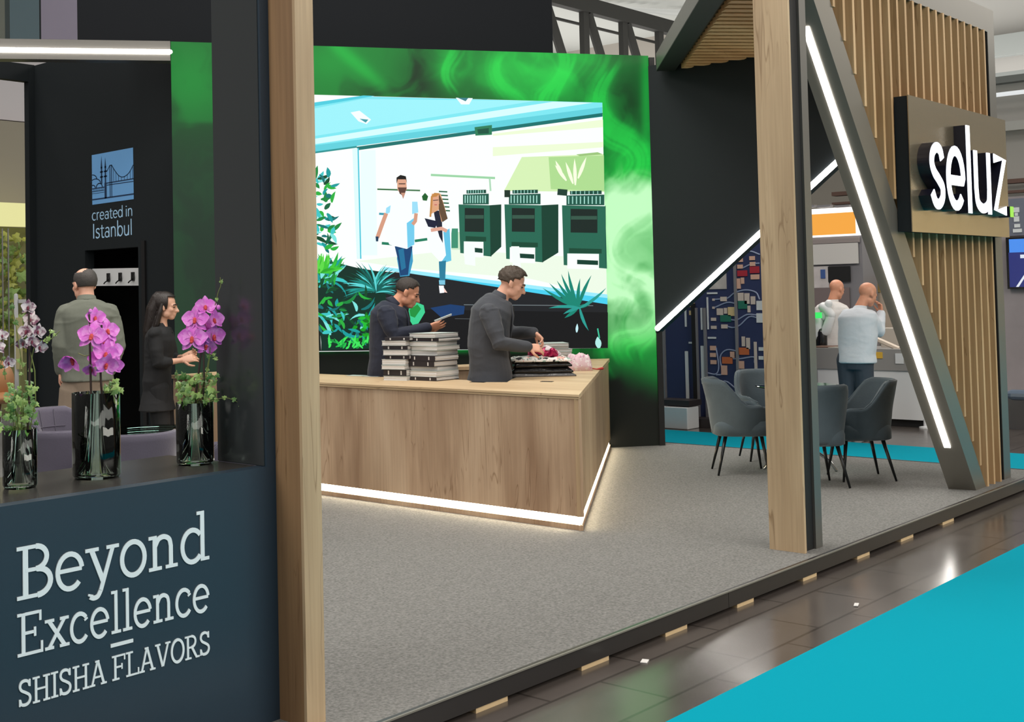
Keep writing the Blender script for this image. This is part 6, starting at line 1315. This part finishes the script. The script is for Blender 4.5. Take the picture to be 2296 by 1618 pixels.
px_rect(1584, 592, 1629, 648, XB, .001, .012, 'picture', mat('picture_print', (190, 182, 178), .6, noise=.5, nscale=6), db)
mbl = MB()
for pts in ([(1603, 671), (1616, 670), (1632, 668), (1648, 656), (1672, 650), (1695, 655), (1703, 670)], [(1603, 689), (1630, 678), (1650, 680)], [(1632, 732), (1645, 734), (1660, 728), (1680, 710), (1698, 712)], [(1632, 715), (1652, 717), (1675, 705), (1697, 706)], [(1607, 840), (1620, 836), (1615, 800), (1630, 784), (1655, 787)], [(1645, 804), (1660, 804), (1690, 800), (1692, 812)], [(1588, 836), (1606, 838), (1612, 820), (1606, 780)], [(1595, 870), (1625, 854), (1650, 870), (1665, 875)], [(1612, 883), (1640, 882), (1668, 874)], [(1660, 575), (1680, 563), (1703, 570)], [(1667, 600), (1684, 592), (1702, 590)]):
    mbl.chain([on_x(*p_, XB) - (.004, 0, 0) for p_ in spl(pts, 4)], .009, 5)
mbl.build('connecting_lines', mat('pale_blue_line', (150, 160, 190), .6), db)
o = MB().box((XB - .55, on_x(1535, 930, XB)[1], -.109), (XB - .27, on_x(1592, 930, XB)[1], .16)).build('storage_box', M['white'], None, bevel=.01); tag(o, 'white box standing on the floor before the dark blue display wall', 'box')
o = MB().box((XB - .5, on_x(1520, 930, XB)[1], .17), (XB - .2, on_x(1592, 930, XB)[1], .24)).build('ledge', mat('dark_ledge', (48, 42, 42), .5)); tag(o, 'dark ledge above the white box at the foot of the display wall', 'ledge')

XK = 15.2
fc = thing('far_counter', 'white counter with grey top in the far stand behind the grey armchairs', 'counter', (XK, 6, -.11))
MB().box((XK, 5.3, -.02), (XK + .7, 7.06, .57)).build('front', M['white'], fc); MB().box((XK - .02, 5.3, .57), (XK + .72, 7.10, .83)).build('top', mat('grey_worktop', (142, 140, 138), .5), fc); MB().box((XK + .05, 5.3, -.109), (XK + .65, 7.06, -.02)).build('kick', M['black_deep'], fc)
for yy in (5.72,): MB().lathe([(.07, -.109), (.07, -.09), (.02, -.08), (.02, .0)], (XK - .03, yy, 0), 14).build('foot', M['white'], fc)
px_rect(1962, 789, 1979, 803, XK - .02, 0, .01, 'yellow_tag', mat('yellow_tag', (214, 170, 60), .6), fc); px_rect(2008, 792, 2026, 815, XK - .02, 0, .01, 'paper_notice', M['white'], fc)
ct_z = .831
def put(px0, py0, px1, py1, X, dep_, name, m, label, cat, bev=.01):
    a, b = on_x(px0, py1, X), on_x(px1, py0, X); o = MB().box((X, a[1], a[2]), (X + dep_, b[1], b[2])).build(name, m, None, bevel=bev); return tag(o, label, cat)
def onc(px0, py0, px1, X, dep_, name, m, label, cat, z0=.8312, bev=.01):
    a, b = on_x(px0, 780, X), on_x(px1, py0, X); o = MB().box((X, a[1], z0), (X + dep_, b[1], max(b[2], z0 + .01))).build(name, m, None, bevel=bev); return tag(o, label, cat)
onc(1826, 776, 1862, 15.25, .25, 'wooden_board', mat('brown_board', (110, 84, 72), .6), 'brown board lying on the far counter under the white robot arm', 'board')
onc(1856, 788, 1880, 15.22, .2, 'carton', mat('grey_carton', (150, 148, 140), .7), 'pale grey carton on the far counter left of the man in white', 'carton')
o = MB().chain([on_x(1948, 752, 15.4), on_x(2016, 782, 15.35)], [.03, .03], 6, False).build('timber_bar', mat('pale_bar', (206, 192, 176), .6)); tag(o, 'pale slanting bar on the far counter right of the man in white', 'bar')
put(1975, 735, 2016, 781, 15.6, .2, 'machine_box', mat('machine_grey', (176, 168, 158), .5), 'grey machine box on the far counter beside the slanting bar', 'box')
# robot arm
ra = thing('robot_arm', 'white jointed robot arm with green display on the far counter', 'robot arm', (15.5, 7.0, .83))
R3 = lambda x, y, X=15.5: on_x(x, y, X)
MB().chain([R3(1842, 775), R3(1842, 745)], [.075, .07], 14).build('base', M['plastic_black'], ra, smooth=True)
MB().chain([R3(1833, 752), R3(1834, 716)], [.075, .07], 14).build('lower_housing', M['white'], ra, smooth=True)
MB().chain([R3(1842, 747), R3(1852, 742), R3(1862, 712)], [.06, .062, .056], 14).build('lower_arm', M['white'], ra, smooth=True)
MB().chain([R3(1863, 706), R3(1852, 692), R3(1846, 688)], [.058, .064, .064], 14).build('elbow', M['white'], ra, smooth=True)
MB().chain([R3(1858, 680), R3(1852, 695), R3(1846, 712)], [.05, .046, .04], 12).build('upper_arm', M['white'], ra, smooth=True)
px_rect(1822, 700, 1843, 713, 15.38, 0, .03, 'display', emis('green_display', (60, 220, 100), 1.2), ra)
# tower with orange light box
XT = 16.7
tw = thing('display_tower', 'white display tower crowned by a glowing orange light box behind the leaning strut', 'display tower', (XT, 7, -.11))
y0t, y1t = on_x(1800, 540, XT)[1], on_x(1931, 540, XT)[1]; zt2 = on_x(1860, 470, XT)[2]
MB().box((XT + .02, y1t, -.109), (XT + .5, y0t, zt2 - .05)).build('carcass', M['alu'], tw)
px_rect(1812, 466, 1932, 530, XT, 0, .05, 'light_frame', emis('white_light_frame', (255, 250, 244), 1.6), tw); px_rect(1823, 478, 1922, 526, XT, .052, .01, 'orange_panel', emis('orange_glow', (246, 168, 66), 1.0), tw)
px_rect(1812, 532, 1928, 545, XT, 0, .03, 'fascia', mat('mauve_grey', (150, 140, 138), .6), tw); px_rect(1820, 546, 1925, 592, XT, 0, .03, 'blank_panel', M['white_wall'], tw)
px_rect(1858, 597, 1907, 632, XT, 0, .02, 'dark_opening', M['black_deep'], tw); px_rect(1822, 597, 1859, 645, XT, 0, .02, 'poster', mat('pale_poster', (196, 190, 190), .6, noise=.4, nscale=5), tw); px_rect(1842, 604, 1852, 624, XT, .02, .01, 'poster_blue', mat('blue_print', (60, 90, 150), .6), tw); px_rect(1826, 645, 1906, 720, XT, 0, .02, 'lower_panel', mat('mauve_panel', (120, 108, 108), .6), tw)
for x0, x1 in ((1816, 1832), (1838, 1868), (1878, 1910)): px_rect(x0, 460, x1, 465, XT - .05, 0, .1, 'floodlight', M['alu'], tw)
iw = thing('picture_wall', 'pale picture wall with a blurred product image behind the man in white', 'display wall', (XT + .6, 5, -.11))
MB().box((XT + .6, 3.6, -.109), (XT + .7, y1t - .05, 2.42)).build('panel', M['white_wall'], iw); px_rect(1932, 620, 2030, 770, XT + .6, 0, .01, 'image_print', mat('beige_print', (190, 176, 160), .6, noise=.3, nscale=3), iw); px_rect(1950, 618, 1975, 655, XT + .6, .012, .01, 'golden_shape', mat('gold_print', (176, 150, 92), .6, noise=.3, nscale=8), iw)
# stand at the right picture edge
XR = 15.9
rw = thing('banner_wall', 'grey banner wall with swirling print at the right picture edge', 'display wall', (XR, 4.5, -.11))
ra1, ra0 = on_x(2232, 700, XR)[1], on_x(2330, 700, XR)[1]; zr1 = on_x(2280, 440, XR)[2]
MB().box((XR, ra0, .26), (XR + .1, ra1, zr1)).build('panel', mat('grey_swirl_print', (140, 132, 134), .6, noise=.35, nscale=1.6), rw); MB().box((XR - .3, ra0, -.109), (XR + .1, ra1, .26)).build('base', mat('dark_base', (60, 60, 64), .3), rw)
px_rect(2258, 444, 2330, 528, XR, .001, .02, 'sign_panel', mat('grey_blue_sign', (104, 108, 122), .5), rw)
for r_ in ((2274, 465, 2287, 476), (2277, 477, 2284, 484), (2275, 485, 2287, 497), (2276, 502, 2289, 510), (2273, 513, 2293, 521)): px_rect(*r_, XR, .022, .01, 'sign_mark', M['white'], rw)
ts = thing('display_screen', 'blue glowing screen on the grey banner wall at the right picture edge', 'screen', (XR - .1, 4.5, 1.5))
px_rect(2260, 531, 2332, 647, XR - .03, 0, .05, 'housing', M['plastic_black'], ts); px_rect(2263, 565, 2330, 643, XR - .08, .001, .004, 'picture', emis('screen_navy', (30, 40, 110), 1), ts); px_rect(2263, 535, 2330, 565, XR - .08, .001, .006, 'picture', emis('screen_blue', (70, 140, 235), 1), ts); px_rect(2288, 570, 2330, 578, XR - .08, .001, .008, 'picture', emis('screen_white', (220, 228, 240), 1), ts)
tri = [on_x(2278, 643, XR - .09), on_x(2284, 643, XR - .09), on_x(2300, 618, XR - .09), on_x(2300, 610, XR - .09)]; MB().prism(tri, (.004, 0, 0)).build('picture', emis('screen_stripe', (225, 230, 240), 1), ts)
o = MB().chain([on_x(2270, 906, XR - .6), on_x(2330, 908, XR - .6)], [.06, .06], 10).build('rolled_banner', mat('blue_grey_roll', (86, 100, 118), .25)); tag(o, 'blue grey roll lying on the dark base at the right picture edge', 'roll'); o.location.z = .2605

# ================================================================== LEFT BACKGROUND
YP = 13.28
xj = on_y(66, 400, YP)[0]; z1_ = on_y(40, 180, YP)[2]; z2_ = on_y(40, 141, YP)[2]
struct(MB().box((xj, YP, 0), (XI - .001, YP + .1, z2_)).build('wall_left_return', M['black'])); struct(MB().box((2.0, YP, z1_), (xj - .001, YP + .1, z2_)).build('lintel', M['black']))
YQ = 19.0
nb_ = thing('neighbour_stand', 'neighbouring stand with beige wall, yellow light box and green plant display beyond the left opening', 'exhibition stand', (8, YQ, -.11))
def py_rect(x0, y0, x1, y1, Y, off, th, name, m, parent):
    P_ = [on_y(x0, y0, Y), on_y(x1, y0, Y), on_y(x1, y1, Y), on_y(x0, y1, Y)]; xa_, xb_ = (P_[0][0] + P_[3][0]) / 2, (P_[1][0] + P_[2][0]) / 2; za, zb2 = (P_[0][2] + P_[1][2]) / 2, (P_[2][2] + P_[3][2]) / 2
    return MB().box((xa_, Y - off - th, zb2), (xb_, Y - off, za)).build(name, m, parent)
py_rect(-60, 272, 110, 1000, YQ, 0, -.2, 'beige_wall', mat('beige_wall', (150, 144, 130), .8), nb_); py_rect(-60, 112, 110, 270, YQ + .3, 0, -.2, 'white_wall', mat('lilac_white_wall', (206, 202, 206), .8), nb_)
py_rect(-60, 458, 110, 508, YQ - .4, 0, .3, 'light_box', emis('yellow_light_box', (232, 228, 160), .95), nb_)
py_rect(-60, 510, 110, 1000, YQ - .4, 0, .02, 'cabinet_back', mat('olive_back_glow', (112, 112, 70), .6, noise=.3, nscale=2, emit=.12), nb_)  # weak glow in the material imitates the light inside the cabinet
fo = MB(); rs = random.Random(3)
for k in range(150):
    p_ = on_y(rs.uniform(-20, 75), rs.uniform(520, 780), YQ - .55 - rs.random() * .2); ivy_leaf(fo, p_, (rs.uniform(-1, 1), -1, rs.uniform(-1, 1)), rs.uniform(.08, .2), rs.uniform(0, 6.2), rs.randrange(2))
fo.build('plant_display', [M['ivy2'], mat('yellow_green_leaf', (170, 176, 84), .5)], nb_)
for x in (5, 18): py_rect(x, 512, x + 2, 900, YQ - .8, 0, .02, 'glass_edge', M['alu'], nb_)
o = thing('white_pole', 'slim white pole with a bracket standing beyond the left opening', 'pole', tuple(on_z(38, 905, 0)))
zz = on_y(38, 900, 15.5); MB().chain([(zz[0], 15.5, .001), (zz[0], 15.5, on_y(38, 662, 15.5)[2])], .028, 10).build('tube', M['white'], o, smooth=True); q1, q2 = on_y(40, 676, 15.5), on_y(70, 676, 15.5); MB().box((q1[0], 15.46, q1[2] - .02), (q2[0], 15.54, q1[2] + .03)).build('bracket', M['white'], o); q1, q2 = on_y(36, 745, 15.45), on_y(64, 700, 15.45); MB().box((q1[0], 15.44, q1[2] - .5), (q2[0] - .1, 15.46, q1[2] + .2)).build('leaflet_holder', mat('cream_holder', (196, 190, 140), .6), o)
oc = thing('tan_stool', 'tan orange round-backed seat beyond the left opening, behind the ivy', 'seat', tuple(on_z(-6, 960, 0))); q = on_z(-6, 960, 0); MB().ell((q[0], q[1], .62), (.22, .22, .26), None, 18, 12).build('back', mat('tan_leather', (206, 150, 104), .5), oc, smooth=True); MB().ell((q[0], q[1] - .1, .40), (.25, .25, .08), None, 18, 10).build('seat', mat('tan_leather_seat', (200, 146, 102), .5), oc, smooth=True); MB().lathe([(.2, 0), (.2, .015), (.03, .03), (.03, .4)], (q[0], q[1] - .05, 0), 18).build('foot', M['chrome'], oc, smooth=True)
hp_ = thing('hall_cladding', 'grey blue and mauve hall panels high up in the top left corner', 'cladding', (10, 26, 6))
for x0, x1, c_ in ((-80, 6, (150, 156, 146)), (6, 17, (84, 98, 100)), (17, 83, (124, 150, 162)), (87, 180, (196, 188, 214)), (83, 87, (40, 50, 56))): py_rect(x0, -60, x1, 160, 26, 0, .1, 'panel', mat('hall_panel', c_, .5), hp_)
